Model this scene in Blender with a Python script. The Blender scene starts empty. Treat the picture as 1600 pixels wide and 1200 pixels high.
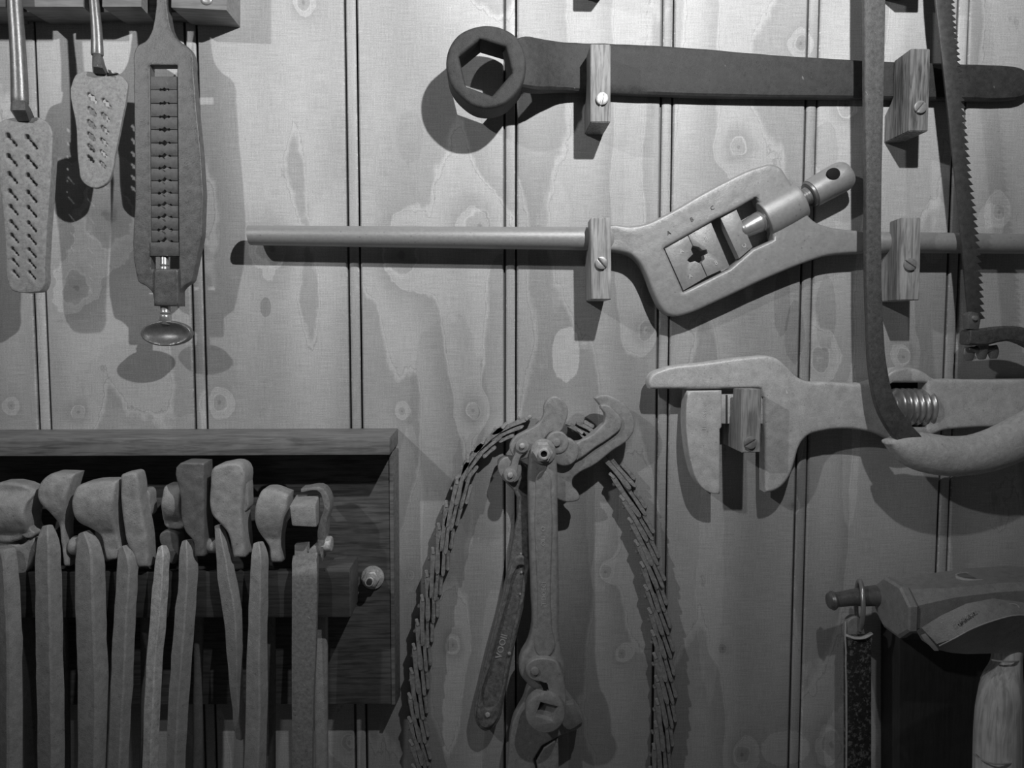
import bpy, bmesh, math, random
import numpy as np
from mathutils import Vector, Matrix, noise, geometry

# ---------------------------------------------------------------- camera
U = 0.0005                 # metres per photograph pixel on the wall plane
F = 1180.0                 # focal length in photograph pixels (frame 1600 x 1200)
D = 1180.0                 # camera distance from the boards, same unit
PITCH, YAW = math.radians(3.9), math.radians(2.0)
ZC = 1.5                   # camera height above the (unseen) floor
scene = bpy.context.scene
cam_data = bpy.data.cameras.new('camera')
cam = bpy.data.objects.new('camera', cam_data)
scene.collection.objects.link(cam)
cam.rotation_mode = 'XYZ'
RM = Matrix.Rotation(-YAW, 3, 'Z') @ Matrix.Rotation(math.radians(90) - PITCH, 3, 'X')
cam.rotation_euler = RM.to_euler('XYZ')
cam.location = (0, -D * U, ZC)
cam_data.sensor_width = 36.0
cam_data.lens = 36.0 * F / 1600.0
cam_data.clip_start = 0.01
scene.camera = cam

# ---------------------------------------------------------------- light
def W(px, py, h=0.0):
    """point of the place seen at a photograph pixel, h units in front of the boards"""
    d = RM @ Vector(((px - 800) / F, (600 - py) / F, -1.0))
    t = (D - h) / d.y
    return Vector((d.x * t * U, -h * U, d.z * t * U + ZC))

world = bpy.data.worlds.new('world'); scene.world = world
world.use_nodes = True
bg = world.node_tree.nodes['Background']
bg.inputs['Color'].default_value = (1, 1, 1, 1)
bg.inputs['Strength'].default_value = 0.026

def lamp(name, loc, target, power, radius, size_deg, blend):
    l = bpy.data.lights.new(name, 'SPOT'); l.energy = power
    l.shadow_soft_size = radius; l.spot_size = math.radians(size_deg); l.spot_blend = blend
    o = bpy.data.objects.new(name, l); scene.collection.objects.link(o)
    o.location = loc
    o.rotation_euler = (target - loc).to_track_quat('-Z', 'Y').to_euler()
    return o
p = W(1111, -235); p.y = -850 * U
lamp('ceiling_spot_lamp', p, W(740, -420), 13.6, 0.006, 173, 1.0)
p = W(-592, -471); p.y = -1300 * U
lamp('side_spot_lamp', p, W(700, -24), 9.8, 0.012, 87.3, 1.0)

scene.view_settings.view_transform = 'Standard'
scene.view_settings.look = 'None'
scene.view_settings.exposure = 0.0
scene.view_settings.gamma = 1.0
scene.view_settings.use_curve_mapping = False

# ---------------------------------------------------------------- node helpers
class X:
    """a float expression in a shader"""
    def __init__(s, nt, sock): s.nt, s.s = nt, sock
    def _m(s, op, *a):
        n = s.nt.nodes.new('ShaderNodeMath'); n.operation = op
        for i, v in enumerate((s,) + a):
            if isinstance(v, X): s.nt.links.new(v.s, n.inputs[i])
            else: n.inputs[i].default_value = v
        return X(s.nt, n.outputs[0])
    def __add__(s, o): return s._m('ADD', o)
    __radd__ = __add__
    def __sub__(s, o): return s._m('SUBTRACT', o)
    def __mul__(s, o): return s._m('MULTIPLY', o)
    __rmul__ = __mul__
    def __rsub__(s, o): return s._m('MULTIPLY', -1.0) + o
    def __truediv__(s, o): return s._m('DIVIDE', o)
    def f(s, op, *a): return s._m(op, *a)
    def smooth(s, a, b, x=0.0, y=1.0):
        n = s.nt.nodes.new('ShaderNodeMapRange'); n.interpolation_type = 'SMOOTHSTEP'
        s.nt.links.new(s.s, n.inputs[0])
        for i, v in enumerate((a, b, x, y)): n.inputs[1 + i].default_value = v
        return X(s.nt, n.outputs[0])

def xyz(nt, x, y, z):
    n = nt.nodes.new('ShaderNodeCombineXYZ')
    for i, v in enumerate((x, y, z)):
        if isinstance(v, X): nt.links.new(v.s, n.inputs[i])
        else: n.inputs[i].default_value = v
    return n.outputs[0]
def noi(nt, vec, scale, detail=2.0, rough=0.5, dist=0.0):
    n = nt.nodes.new('ShaderNodeTexNoise'); nt.links.new(vec, n.inputs['Vector'])
    n.inputs['Scale'].default_value = scale; n.inputs['Detail'].default_value = detail
    n.inputs['Roughness'].default_value = rough; n.inputs['Distortion'].default_value = dist
    return X(nt, n.outputs[0])
def new_mat(name):
    m = bpy.data.materials.new(name); m.use_nodes = True
    nt = m.node_tree; b = nt.nodes['Principled BSDF']
    return m, nt, b
def setcol(nt, b, val):
    c = nt.nodes.new('ShaderNodeCombineColor')
    for i in range(3): nt.links.new(val.s, c.inputs[i])
    nt.links.new(c.outputs[0], b.inputs['Base Color'])
def bump(nt, b, val, strength, dist=0.0004):
    n = nt.nodes.new('ShaderNodeBump'); n.inputs['Strength'].default_value = strength
    n.inputs['Distance'].default_value = dist
    nt.links.new(val.s, n.inputs['Height']); nt.links.new(n.outputs[0], b.inputs['Normal'])
def pos(nt):
    g = nt.nodes.new('ShaderNodeNewGeometry')
    s = nt.nodes.new('ShaderNodeSeparateXYZ'); nt.links.new(g.outputs['Position'], s.inputs[0])
    return g.outputs['Position'], X(nt, s.outputs[0]), X(nt, s.outputs[1]), X(nt, s.outputs[2])

def metal(name, base, rough=0.5, metallic=0.35, mottle=0.35, scale=120, bmp=0.25, grit=0.5, spots=0.0):
    m, nt, b = new_mat(name)
    P, x, y, z = pos(nt)
    n1 = noi(nt, P, scale * 1.5, 5, 0.65)
    n2 = noi(nt, P, scale * 12, 2, 0.65)
    v = (n1 - 0.5) * mottle * 2.4 + (n2 - 0.5) * mottle * 1.6 + 1.0
    if spots:
        n3 = noi(nt, P, scale * 2.2, 5, 0.7).smooth(0.5, 0.62)
        v = v * (n3 * (spots - 1.0) + 1.0)
    vo = nt.nodes.new('ShaderNodeTexVoronoi'); nt.links.new(P, vo.inputs['Vector']); vo.inputs['Scale'].default_value = 170
    pit = X(nt, vo.outputs['Distance']).smooth(0.05, 0.16)
    # few bare scratches and nicks
    n4 = noi(nt, xyz(nt, x * 1.0 + z * 0.6, y, z * 0.35 - x * 0.2), 260, 2, 0.5).smooth(0.735, 0.78)
    col = (v * base * (pit * 0.25 + 0.75)).f('MAXIMUM', 0.004) + n4 * grit * 0.22
    setcol(nt, b, col)
    b.inputs['Metallic'].default_value = metallic
    r = (n1 - 0.5) * 0.3 + rough
    nt.links.new(r.s, b.inputs['Roughness'])
    b.inputs['Specular IOR Level'].default_value = 0.5 if base > 0.06 else 0.3
    bump(nt, b, n1 * 0.7 + n2 * 0.35 + pit * 0.12, bmp, 0.0006)
    return m

def wood(name, base, dark=0.5, rough=0.55, axis='z', scale=1.0, contrast=0.5, bmp=0.3):
    m, nt, b = new_mat(name)
    P, x, y, z = pos(nt)
    if axis == 'z': v = xyz(nt, x * 420 * scale, y * 420 * scale, z * 34 * scale)
    else: v = xyz(nt, x * 34 * scale, y * 300 * scale, z * 420 * scale)
    g = noi(nt, v, 1.0, 3, 0.6, 0.6)
    g2 = noi(nt, P, 60, 3, 0.6)
    streak = g.smooth(0.35, 0.72)
    c = (streak * (-contrast) + 1.0) * ((g2 - 0.5) * 0.7 + 1.0) * base
    setcol(nt, b, c.f('MAXIMUM', 0.003))
    b.inputs['Roughness'].default_value = rough
    bump(nt, b, g, bmp, 0.0003)
    return m

# board joints: measured bead centres at photograph row 500
joint_px = [63, 310, 555, 798, 1038, 1260, 1488]
JX = [W(q, 500).x for q in joint_px]
pitch_l, pitch_r = 0.1215, 0.1175
JX = [JX[0] - pitch_l * i for i in range(5, 0, -1)] + JX + [JX[-1] + pitch_r * i for i in range(1, 6)]

def board_material():
    m, nt, b = new_mat('stained_pine_boards')
    P, x, y, z = pos(nt)
    oi = nt.nodes.new('ShaderNodeAttribute'); oi.attribute_type = 'OBJECT'; oi.attribute_name = 'seed'
    sd = X(nt, oi.outputs['Fac'])
    ot = nt.nodes.new('ShaderNodeAttribute'); ot.attribute_type = 'OBJECT'; ot.attribute_name = 'tone'
    tone = X(nt, ot.outputs['Fac'])
    # flat-sawn figure: contours of a tall, slowly varying field, pushed up round the knots
    jag = (noi(nt, xyz(nt, x * 150, sd * 5.0, z * 70), 1.0, 3, 0.6) - 0.5) * 0.17
    base = noi(nt, xyz(nt, x * 13.0, sd * 3.7, z * 3.0), 1.0, 1.5, 0.45)
    wig = (noi(nt, xyz(nt, x * 40.0, sd * 9.0, z * 14), 1.0, 2, 0.5) - 0.5) * 0.45
    wx = (noi(nt, P, 70, 2, 0.5) - 0.5) * 0.9
    wz = (noi(nt, xyz(nt, z, x, y), 70, 2, 0.5) - 0.5) * 0.9
    field = base * 4.6 + wig + jag
    knots = [(170, 335, 48, 3.0), (120, 450, 27, 2.2), (345, 630, 14, 1.6), (1153, 228, 17, 2.2), (625, 398, 34, 1.8), (747, 352, 26, 2.0),
             (122, 645, 12, 1.8), (18, 635, 8, 1.5), (425, 385, 30, 2.0), (474, 2, 13, 2.0), (1322, 165, 17, 2.0),
             (1252, 68, 13, 2.0), (1412, 556, 14, 2.2), (1283, 560, 20, 2.0), (1103, 470, 10, 1), (708, 1007, 13, 2.2),
             (946, 893, 12, 1.8), (972, 1022, 9, 1.5), (1128, 1013, 9, 1.2), (628, 643, 7, 1.2), (741, 641, 14, 2.0),
             (545, 1160, 14, 1.6), (1160, 1180, 17, 2.0), (1300, 1165, 26, 2.0), (1010, 515, 17, 2.0), (1560, 330, 12, 1.2),
             (640, 900, 8, 1.0), (1240, 790, 6, 1.2)]
    dmin = None
    for (kx, ky, r, a) in knots:
        c = W(kx, ky); R = r * U
        dx = (x - c.x) / R + wx; dz = (z - c.z) / (R * 1.25) + wz
        d2 = dx * dx + dz * dz
        g = (d2 * -0.55).f('EXPONENT')
        field = field + g * (a * 0.62)
        dmin = d2 if dmin is None else dmin.f('MINIMUM', d2)
    # blotches where the stain took differently, with ragged tops
    edge = (noi(nt, xyz(nt, x * 90, sd, z * 30), 1.0, 4, 0.65) - 0.5) * 1.3
    patches = [(885, 552, 21, 46, 0.50), (700, 640, 62, 150, -0.10), (868, 345, 22, 60, 0.08), (1222, 470, 13, 56, -0.2),
               (1242, 520, 16, 48, -0.2), (1290, 490, 16, 60, -0.15), (640, 215, 20, 40, -0.08), (1290, 230, 20, 40, -0.15),
               (415, 480, 8, 15, -0.28), (640, 800, 22, 130, 0.14), (760, 760, 60, 90, -0.12), (940, 800, 26, 130, 0.12),
               (1460, 360, 24, 50, 0.15), (1548, 350, 22, 30, 0.22), (1330, 1160, 46, 70, 0.28), (1225, 1170, 40, 30, 0.25),
               (1110, 900, 22, 200, 0.12), (775, 1020, 24, 100, 0.13), (540, 380, 60, 100, 0.05), (250, 590, 120, 60, -0.08),
               (1330, 700, 14, 130, 0.18), (1000, 300, 26, 150, 0.08)]
    pv = None
    for (kx, ky, rx, rz, a) in patches:
        c = W(kx, ky)
        dx = (x - c.x) / (rx * U); dz = (z - c.z) / (rz * U)
        mk = (dx * dx + dz * dz + edge).smooth(0.93, 1.05, a, 0.0)
        pv = mk if pv is None else pv + mk
    fr = field.f('FRACT')
    ramp = fr.smooth(0.0, 1.0)
    line = fr.smooth(0.90, 0.98) * (fr.smooth(0.98, 1.0, 1.0, 0.0))
    # brushed cross streaks, pores and flecks
    cross = noi(nt, xyz(nt, x * 60, y, z * 1500), 1.0, 2, 0.6)
    fine = noi(nt, xyz(nt, x * 1200, y, z * 60), 1.0, 2, 0.6)
    grit = noi(nt, xyz(nt, x * 900, y, z * 1500), 1.0, 1, 0.5)
    big = noi(nt, xyz(nt, x * 9, sd, z * 5), 1.0, 2, 0.5)
    v = 1.0 + (0.5 - ramp) * 0.27 + line * 0.34 + pv
    v = v * ((cross - 0.5) * 0.6 + (fine - 0.5) * 0.4 + (grit - 0.5) * 0.6 + (big - 0.5) * 0.45 + 1.0)
    v = v * (1.0 - dmin.smooth(0.45, 0.60, 0.13, 0.0)) * (1.0 - dmin.smooth(0.01, 0.05, 0.25, 0.0)) + dmin.smooth(0.5, 0.6) * dmin.smooth(0.6, 0.78, 0.16, 0.0)
    # pale rubbed flecks on the arrises of the joints, darker with depth inside them
    dep = (y * -1.0 / U)
    joint_dark = dep.smooth(-6.0, -1.2, 0.30, 1.0)
    fl = noi(nt, xyz(nt, x * 500, y * 200, z * 260), 1.0, 2, 0.7).smooth(0.60, 0.66)
    arris = dep.smooth(-1.6, -0.5, 1.0, 0.0) * dep.smooth(-4.5, -2.0)
    v = (v * joint_dark * tone + fl * arris * 0.5) * 0.46
    setcol(nt, b, v.f('MAXIMUM', 0.006))
    b.inputs['Roughness'].default_value = 0.48
    b.inputs['Specular IOR Level'].default_value = 0.25
    bump(nt, b, cross * 0.5 + line * 0.5 + fine * 0.25, 0.35, 0.0003)
    return m

M = dict(
    board=board_material(),
    back=wood('dark_backing', 0.03),
    box=wood('dark_stained_box_wood', 0.15, axis='x', contrast=0.6, bmp=0.35),
    boxtop=wood('worn_box_shelf_wood', 0.24, axis='x', contrast=0.5),
    rail=wood('black_rail_wood', 0.08, axis='x', contrast=0.5),
    railend=wood('rail_end_grain_wood', 0.16, axis='x', contrast=0.3),
    block=wood('oak_block_wood', 0.24, axis='z', scale=1.3, contrast=0.75, bmp=0.6),
    blockp=wood('pale_oak_block_wood', 0.42, axis='z', scale=1.1, contrast=0.55, bmp=0.6),
    blockdk=wood('pale_rack_wood', 0.24, axis='x', contrast=0.35),
    hickory=wood('hammer_handle_wood', 0.9, axis='z', scale=0.8, contrast=0.45),
    board2=wood('dark_hammer_board_wood', 0.05, axis='z', contrast=0.3),
    patina=metal('dark_patina_steel', 0.048, 0.66, 0.05, 0.6, 150, 0.6, 0.5),
    die=metal('grey_painted_iron', 0.33, 0.38, 0.2, 0.14, 260, 0.35, 0.5),
    dieb=metal('bright_die_steel', 0.33, 0.40, 0.25, 0.2, 200, 0.3, 0.8),
    bright=metal('polished_screw_steel', 0.45, 0.32, 0.6, 0.15, 160, 0.15, 0.2),
    swede=metal('cast_grey_wrench_iron', 0.62, 0.46, 0.12, 0.34, 90, 0.5, 1.2),
    plate=metal('speckled_plate_steel', 0.33, 0.48, 0.2, 0.6, 260, 0.6, 1.2),
    gauge=metal('die_plate_steel', 0.125, 0.46, 0.25, 0.6, 130, 0.4, 1.0),
    gauged=metal('die_segment_steel', 0.105, 0.48, 0.25, 0.6, 200, 0.4, 0.9),
    stem=metal('drawn_steel_stem', 0.22, 0.38, 0.5, 0.35, 110, 0.25, 0.5),
    saw=metal('saw_frame_steel', 0.105, 0.52, 0.2, 0.7, 220, 0.7, 1.2),
    blade=metal('saw_blade_steel', 0.09, 0.4, 0.4, 0.45, 150, 0.25, 0.4),
    handle=metal('rough_painted_saw_handle', 0.62, 0.6, 0.05, 0.35, 190, 1.0, 0.8),
    pipe=metal('pipe_wrench_iron', 0.36, 0.48, 0.15, 0.4, 180, 0.6, 1.0),
    piped=metal('pitted_lever_iron', 0.22, 0.5, 0.2, 0.8, 220, 1.0, 1.3),
    chain=metal('worn_chain_steel', 0.36, 0.45, 0.3, 0.7, 220, 0.9, 1.6),
    chaintip=metal('bare_link_end_steel', 0.50, 0.4, 0.3, 0.5, 300, 0.6, 0.5),
    forge=metal('forged_tong_iron', 0.44, 0.56, 0.1, 0.38, 120, 0.8, 0.9),
    forgel=metal('worn_bright_tong_iron', 0.75, 0.5, 0.2, 0.6, 170, 0.8, 0.8),
    forged=metal('dark_tong_iron', 0.22, 0.5, 0.2, 0.38, 150, 0.7, 0.5),
    hammer=metal('hammer_iron', 0.36, 0.5, 0.12, 0.32, 110, 0.6, 0.8),
    rust=metal('flaked_black_iron', 0.05, 0.5, 0.2, 0.6, 160, 1.0, 0.3, 5.0),
    galv=metal('galvanised_bolt_steel', 0.65, 0.42, 0.3, 0.5, 260, 0.4, 0.5),
    screw=metal('zinc_screw_steel', 0.36, 0.4, 0.4, 0.3, 200, 0.2, 0.3),
    black=metal('recess_shade_black', 0.01, 0.8, 0.0, 0.2, 100, 0.1, 0.0),  # black for sheets and discs that paint shade into holes
    stamp=metal('stamped_mark_dark', 0.08, 0.6, 0.1, 0.1, 100, 0.1, 0.0),
    stampl=metal('bare_worn_edge_steel', 0.62, 0.5, 0.2, 0.3, 200, 0.1, 0.0),
    stampm=metal('stamped_mark_worn', 0.55, 0.5, 0.2, 0.3, 200, 0.1, 0.0),
)

# ---------------------------------------------------------------- object helpers
COL = scene.collection
WL = {}                                    # world location of each object

def finish(name, verts, faces, mat, parent=None, sharp=38, origin=None, flatcap=True):
    me = bpy.data.meshes.new(name)
    if origin is None:
        lo = Vector([min(v[i] for v in verts) for i in range(3)]); hi = Vector([max(v[i] for v in verts) for i in range(3)])
        origin = (lo + hi) / 2
    me.from_pydata([tuple(Vector(v) - origin) for v in verts], [], faces)
    bm = bmesh.new(); bm.from_mesh(me)
    bmesh.ops.recalc_face_normals(bm, faces=bm.faces)
    bm.to_mesh(me); bm.free()
    me.polygons.foreach_set('use_smooth', [True] * len(me.polygons))
    if flatcap:
        for p_ in me.polygons:
            if abs(p_.normal.y) > 0.9995: p_.use_smooth = False
    me.set_sharp_from_angle(angle=math.radians(sharp))
    me.materials.append(M[mat] if isinstance(mat, str) else mat)
    o = bpy.data.objects.new(name, me); COL.objects.link(o)
    WL[o] = origin
    if parent is not None:
        o.parent = parent; o.location = origin - WL[parent]
    else: o.location = origin
    return o

def thing(name, label, cat, at, group=None):
    o = bpy.data.objects.new(name, None); COL.objects.link(o)
    o.empty_display_size = 0.01
    o.location = at; WL[o] = Vector(at)
    o['label'] = label; o['category'] = cat
    if group: o['group'] = group
    return o
def tag(o, label, cat, group=None):
    o['label'] = label; o['category'] = cat
    if group: o['group'] = group
    return o

def smooth(pts, sub=5):
    """closed outline, rounded through its points; a third entry marks a corner"""
    n = len(pts); out = []
    P = [Vector((p[0], p[1])) for p in pts]; C = [len(p) > 2 for p in pts]
    for i in range(n):
        p1, p2 = P[i], P[(i + 1) % n]
        p0 = P[i - 1]; p3 = P[(i + 2) % n]
        L = (p2 - p1).length
        def tan(a, b, c):
            d1, d2 = (b - a), (c - b); l1, l2 = d1.length or 1e-6, d2.length or 1e-6
            t = d1 / l1 * l2 + d2 / l2 * l1
            return t / (t.length or 1e-6)
        t1 = (p2 - p1) / (L or 1e-6) if C[i] else tan(p0, p1, p2)
        t2 = (p2 - p1) / (L or 1e-6) if C[(i + 1) % n] else tan(p1, p2, p3)
        k = 1 if (C[i] and C[(i + 1) % n]) or L < 3 else sub
        for j in range(k):
            s = j / k; s2, s3 = s * s, s * s * s
            out.append((2*s3-3*s2+1) * p1 + (s3-2*s2+s) * L * t1 + (-2*s3+3*s2) * p2 + (s3-s2) * L * t2)
    return [(v.x, v.y) for v in out]
def corner(pts): return [(p[0], p[1], 1) for p in pts]
def circ(cx, cy, r, n=20, ry=None, a0=0.0):
    return [(cx + r * math.cos(a0 + 2 * math.pi * i / n), cy + (ry or r) * math.sin(a0 + 2 * math.pi * i / n)) for i in range(n)]
def cluster(cx, cy, ang, parts, n=14):
    """outline of overlapping drilled holes in a row"""
    lo = min(c - r for c, r in parts); hi = max(c + r for c, r in parts)
    up, dn = [], []
    for i in range(n + 1):
        s = lo + (hi - lo) * (0.5 - 0.5 * math.cos(math.pi * i / n))
        w = max([math.sqrt(max(r * r - (s - c) ** 2, 0)) for c, r in parts] + [0.35])
        if i in (0, n): w = 0.3
        up.append((s, -w)); dn.append((s, w))
    ca, sa = math.cos(ang), math.sin(ang)
    return [(cx + s * ca - w * sa, cy + s * sa + w * ca) for s, w in up + dn[::-1]]

def area2(p): return sum(p[i-1][0] * p[i][1] - p[i][0] * p[i-1][1] for i in range(len(p)))

def plate(name, outline, h1, h0, mat, parent=None, holes=(), bev=1.5, raw=False, hfun=None, sharp=38, soft=None, dent=0.35, form=None, grid=5.0):
    """a flat piece: outline in photograph pixels seen at its front face h1, going back to h0"""
    loops = [outline if raw else smooth(outline)] + [list(h) for h in holes]
    loops2 = []
    for k, lp in enumerate(loops):
        clean = []
        for q in lp:
            if not clean or (abs(q[0] - clean[-1][0]) + abs(q[1] - clean[-1][1])) > 0.25: clean.append((q[0], q[1]))
        if (area2(clean) > 0) != (k == 0): clean.reverse()
        loops2.append(clean)
    if soft is None: soft = (bev >= 2 and not raw)
    if soft: return soft_plate(name, loops2, h1, h0, mat, parent, bev, dent, form, grid)
    verts, faces, cap, off = [], [], [], []
    sc = (D - h1) / D
    for lp in loops2:
        n = len(lp)
        def ring(ins, dh):
            base = len(verts)
            for i in range(n):
                a, b_, c = Vector(lp[i-1]), Vector(lp[i]), Vector(lp[(i+1) % n])
                d1 = (b_ - a).normalized(); d2 = (c - b_).normalized()
                n1 = Vector((-d1.y, d1.x)); n2 = Vector((-d2.y, d2.x))
                mm = n1 + n2; ml = mm.length
                mv = (mm / ml / max(ml / 2, 0.55)) if ml > 1e-4 else n1
                q = b_ + mv * ins
                hh = h1 if hfun is None else hfun(q.x, q.y)
                w = W(q.x, q.y, hh)
                verts.append(Vector((w.x, -((hh - dh) if dh is not None else (h0 if hfun is None else hh - (h1 - h0))) * U, w.z)))
            return base
        if bev > 0:
            rs = [ring(bev, 0), ring(bev * 0.3, bev * 0.3), ring(0, bev), ring(0, None)]
        else: rs = [ring(0, 0), ring(0, None)]
        for a, b_ in zip(rs, rs[1:]):
            for i in range(n):
                j = (i + 1) % n; faces.append((a + i, a + j, b_ + j, b_ + i))
        cap.append((rs[0], rs[-1], n))
    for idx in (0, 1):
        pts = [[Vector((verts[c[idx] + i].x * 2000, verts[c[idx] + i].z * 2000, 0)) for i in range(c[2])] for c in cap]
        flat = [c[idx] + i for c in cap for i in range(c[2])]
        for t in geometry.tessellate_polygon(pts):
            faces.append(tuple(flat[q] for q in t))
    return finish(name, verts, faces, mat, parent, sharp)

def soft_plate(name, loops, h1, h0, mat, parent, bev, dent, form, g):
    """a cast or forged piece: rounded edges, slightly uneven face"""
    B = []
    for lp in loops:                       # even out the boundary
        o = []
        for i in range(len(lp)):
            a, b_ = lp[i], lp[(i+1) % len(lp)]
            L = math.hypot(b_[0]-a[0], b_[1]-a[1]); k = max(1, int(L / (g * 0.9)))
            o += [(a[0] + (b_[0]-a[0]) * j / k, a[1] + (b_[1]-a[1]) * j / k) for j in range(k)]
        B.append(o)
    A0 = np.array([p for o in B for p in o]); A1 = np.array([o[(i+1) % len(o)] for o in B for i in range(len(o))])
    def dist(P):
        d = A1 - A0; L2 = (d ** 2).sum(1) + 1e-12
        t = np.clip(((P[:, None, :] - A0[None]) * d[None]).sum(2) / L2, 0, 1)
        q = A0[None] + t[:, :, None] * d[None]
        return np.sqrt(((P[:, None, :] - q) ** 2).sum(2)).min(1)
    def inside(P):
        x, y = P[:, 0:1], P[:, 1:2]; ya, yb = A0[None, :, 1], A1[None, :, 1]; xa, xb = A0[None, :, 0], A1[None, :, 0]
        c = ((ya > y) != (yb > y)) & (x < (xb - xa) * (y - ya) / np.where(yb == ya, 1e-9, yb - ya) + xa)
        return c.sum(1) % 2 == 1
    cand = []
    for o in B:
        n = len(o)
        for f_ in (0.1, 0.3, 0.6, 1.0):
            ins = bev * f_; step = 1
            for i in range(0, n, step):
                a, b_, c = Vector(o[i-1]), Vector(o[i]), Vector(o[(i+1) % n])
                d1 = (b_ - a).normalized(); d2 = (c - b_).normalized()
                nn = Vector((-d1.y - d2.y, d1.x + d2.x))
                if nn.length < 1e-3: continue
                q = b_ + nn.normalized() * ins; cand.append((q.x, q.y, ins * 0.93))
    lo, hi = A0.min(0), A0.max(0)
    yy = lo[1] + g / 2; row = 0
    while yy < hi[1]:
        xx = lo[0] + (g / 2 if row % 2 else g)
        while xx < hi[0]: cand.append((xx, yy, bev * 1.0 + g * 0.45)); xx += g
        yy += g * 0.87; row += 1
    Cn = np.array(cand); ok = inside(Cn[:, :2]); Cn = Cn[ok]
    dd = dist(Cn[:, :2]); Cn = Cn[dd > Cn[:, 2] - 1e-6]
    P2 = [Vector(p) for o in B for p in o]; nb = len(P2)
    # drop crowded points
    seen = set(); keep = []
    for p in Cn[:, :2]:
        k = (round(p[0] / 0.35), round(p[1] / 0.35))
        if k in seen: continue
        seen.add(k); keep.append(Vector((float(p[0]), float(p[1]))))
    P2 += keep
    ed = []; base = 0
    for o in B:
        n = len(o); ed += [(base + i, base + (i+1) % n) for i in range(n)]; base += n
    ov, oe, of, iv, ie, if_ = geometry.delaunay_2d_cdt(P2, ed, [], 0, 1e-6)
    cen = np.array([[sum(ov[i].x for i in f) / 3, sum(ov[i].y for i in f) / 3] for f in of])
    ins_ = inside(cen)
    O = np.array([[v.x, v.y] for v in ov]); dO = dist(O)
    sx = noise.noise(Vector((h1, O[0][0], 3.1))) * 50
    verts, faces = [], []
    for (x, y), d in zip(O, dO):
        u = min(d / bev, 1.0); h = h1 - bev * (1 - math.sqrt(max(0.0, 1 - (1 - u) ** 2)))
        if form: h += form(x, y)
        h += dent * (noise.noise(Vector((x / 14.0, y / 14.0, sx))) * 1.2 + noise.noise(Vector((x / 5.5, y / 5.5, sx))) * 0.6) * min(1, d / 3 + 0.3)
        w = W(x, y, h1); verts.append(Vector((w.x, -h * U, w.z)))
    faces = [tuple(f) for f, k in zip(of, ins_) if k]
    cnt = {}
    for f in faces:
        for i in range(3):
            e = (f[i], f[(i+1) % 3]); cnt[e] = cnt.get(e, 0) + 1
    edge = [e for e in cnt if (e[1], e[0]) not in cnt]
    bk = {}
    for e in edge:
        for v in e:
            if v not in bk:
                bk[v] = len(verts); verts.append(Vector((verts[v].x, -h0 * U, verts[v].z)))
    for a, b_ in edge: faces.append((b_, a, bk[a], bk[b_]))
    loops_b = []
    nxt = {a: b_ for a, b_ in edge}
    left_ = set(nxt)
    while left_:
        st = left_.pop(); lp = [st]; v = nxt[st]
        while v != st and v in left_: lp.append(v); left_.discard(v); v = nxt[v]
        if len(lp) > 2: loops_b.append(lp)
    flat = [v for lp in loops_b for v in lp]
    for t3 in geometry.tessellate_polygon([[Vector((verts[v].x * 2000, verts[v].z * 2000, 0)) for v in lp] for lp in loops_b]):
        faces.append(tuple(bk[flat[q]] for q in t3))
    return finish(name, verts, faces, mat, parent, 42, flatcap=False)

def hexa(name, fr, hf, bk, hb, mat, parent=None, bev=1.0):
    """a block between a front outline and a back outline of as many corners"""
    verts = [W(x, y, hf) for x, y in fr] + [W(x, y, hb) for x, y in bk]
    n = len(fr)
    faces = [tuple(range(n)), tuple(range(2*n-1, n-1, -1))] + [(i, (i+1) % n, n + (i+1) % n, n + i) for i in range(n)]
    if bev:
        bm = bmesh.new(); vs = [bm.verts.new(v) for v in verts]
        for f in faces: bm.faces.new([vs[i] for i in f])
        bmesh.ops.recalc_face_normals(bm, faces=bm.faces)
        bmesh.ops.bevel(bm, geom=bm.edges[:], offset=bev * U, segments=2, affect='EDGES', profile=0.6)
        bm.verts.index_update()
        verts = [v.co.copy() for v in bm.verts]; faces = [tuple(v.index for v in f.verts) for f in bm.faces]; bm.free()
    return finish(name, verts, faces, mat, parent)

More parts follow.
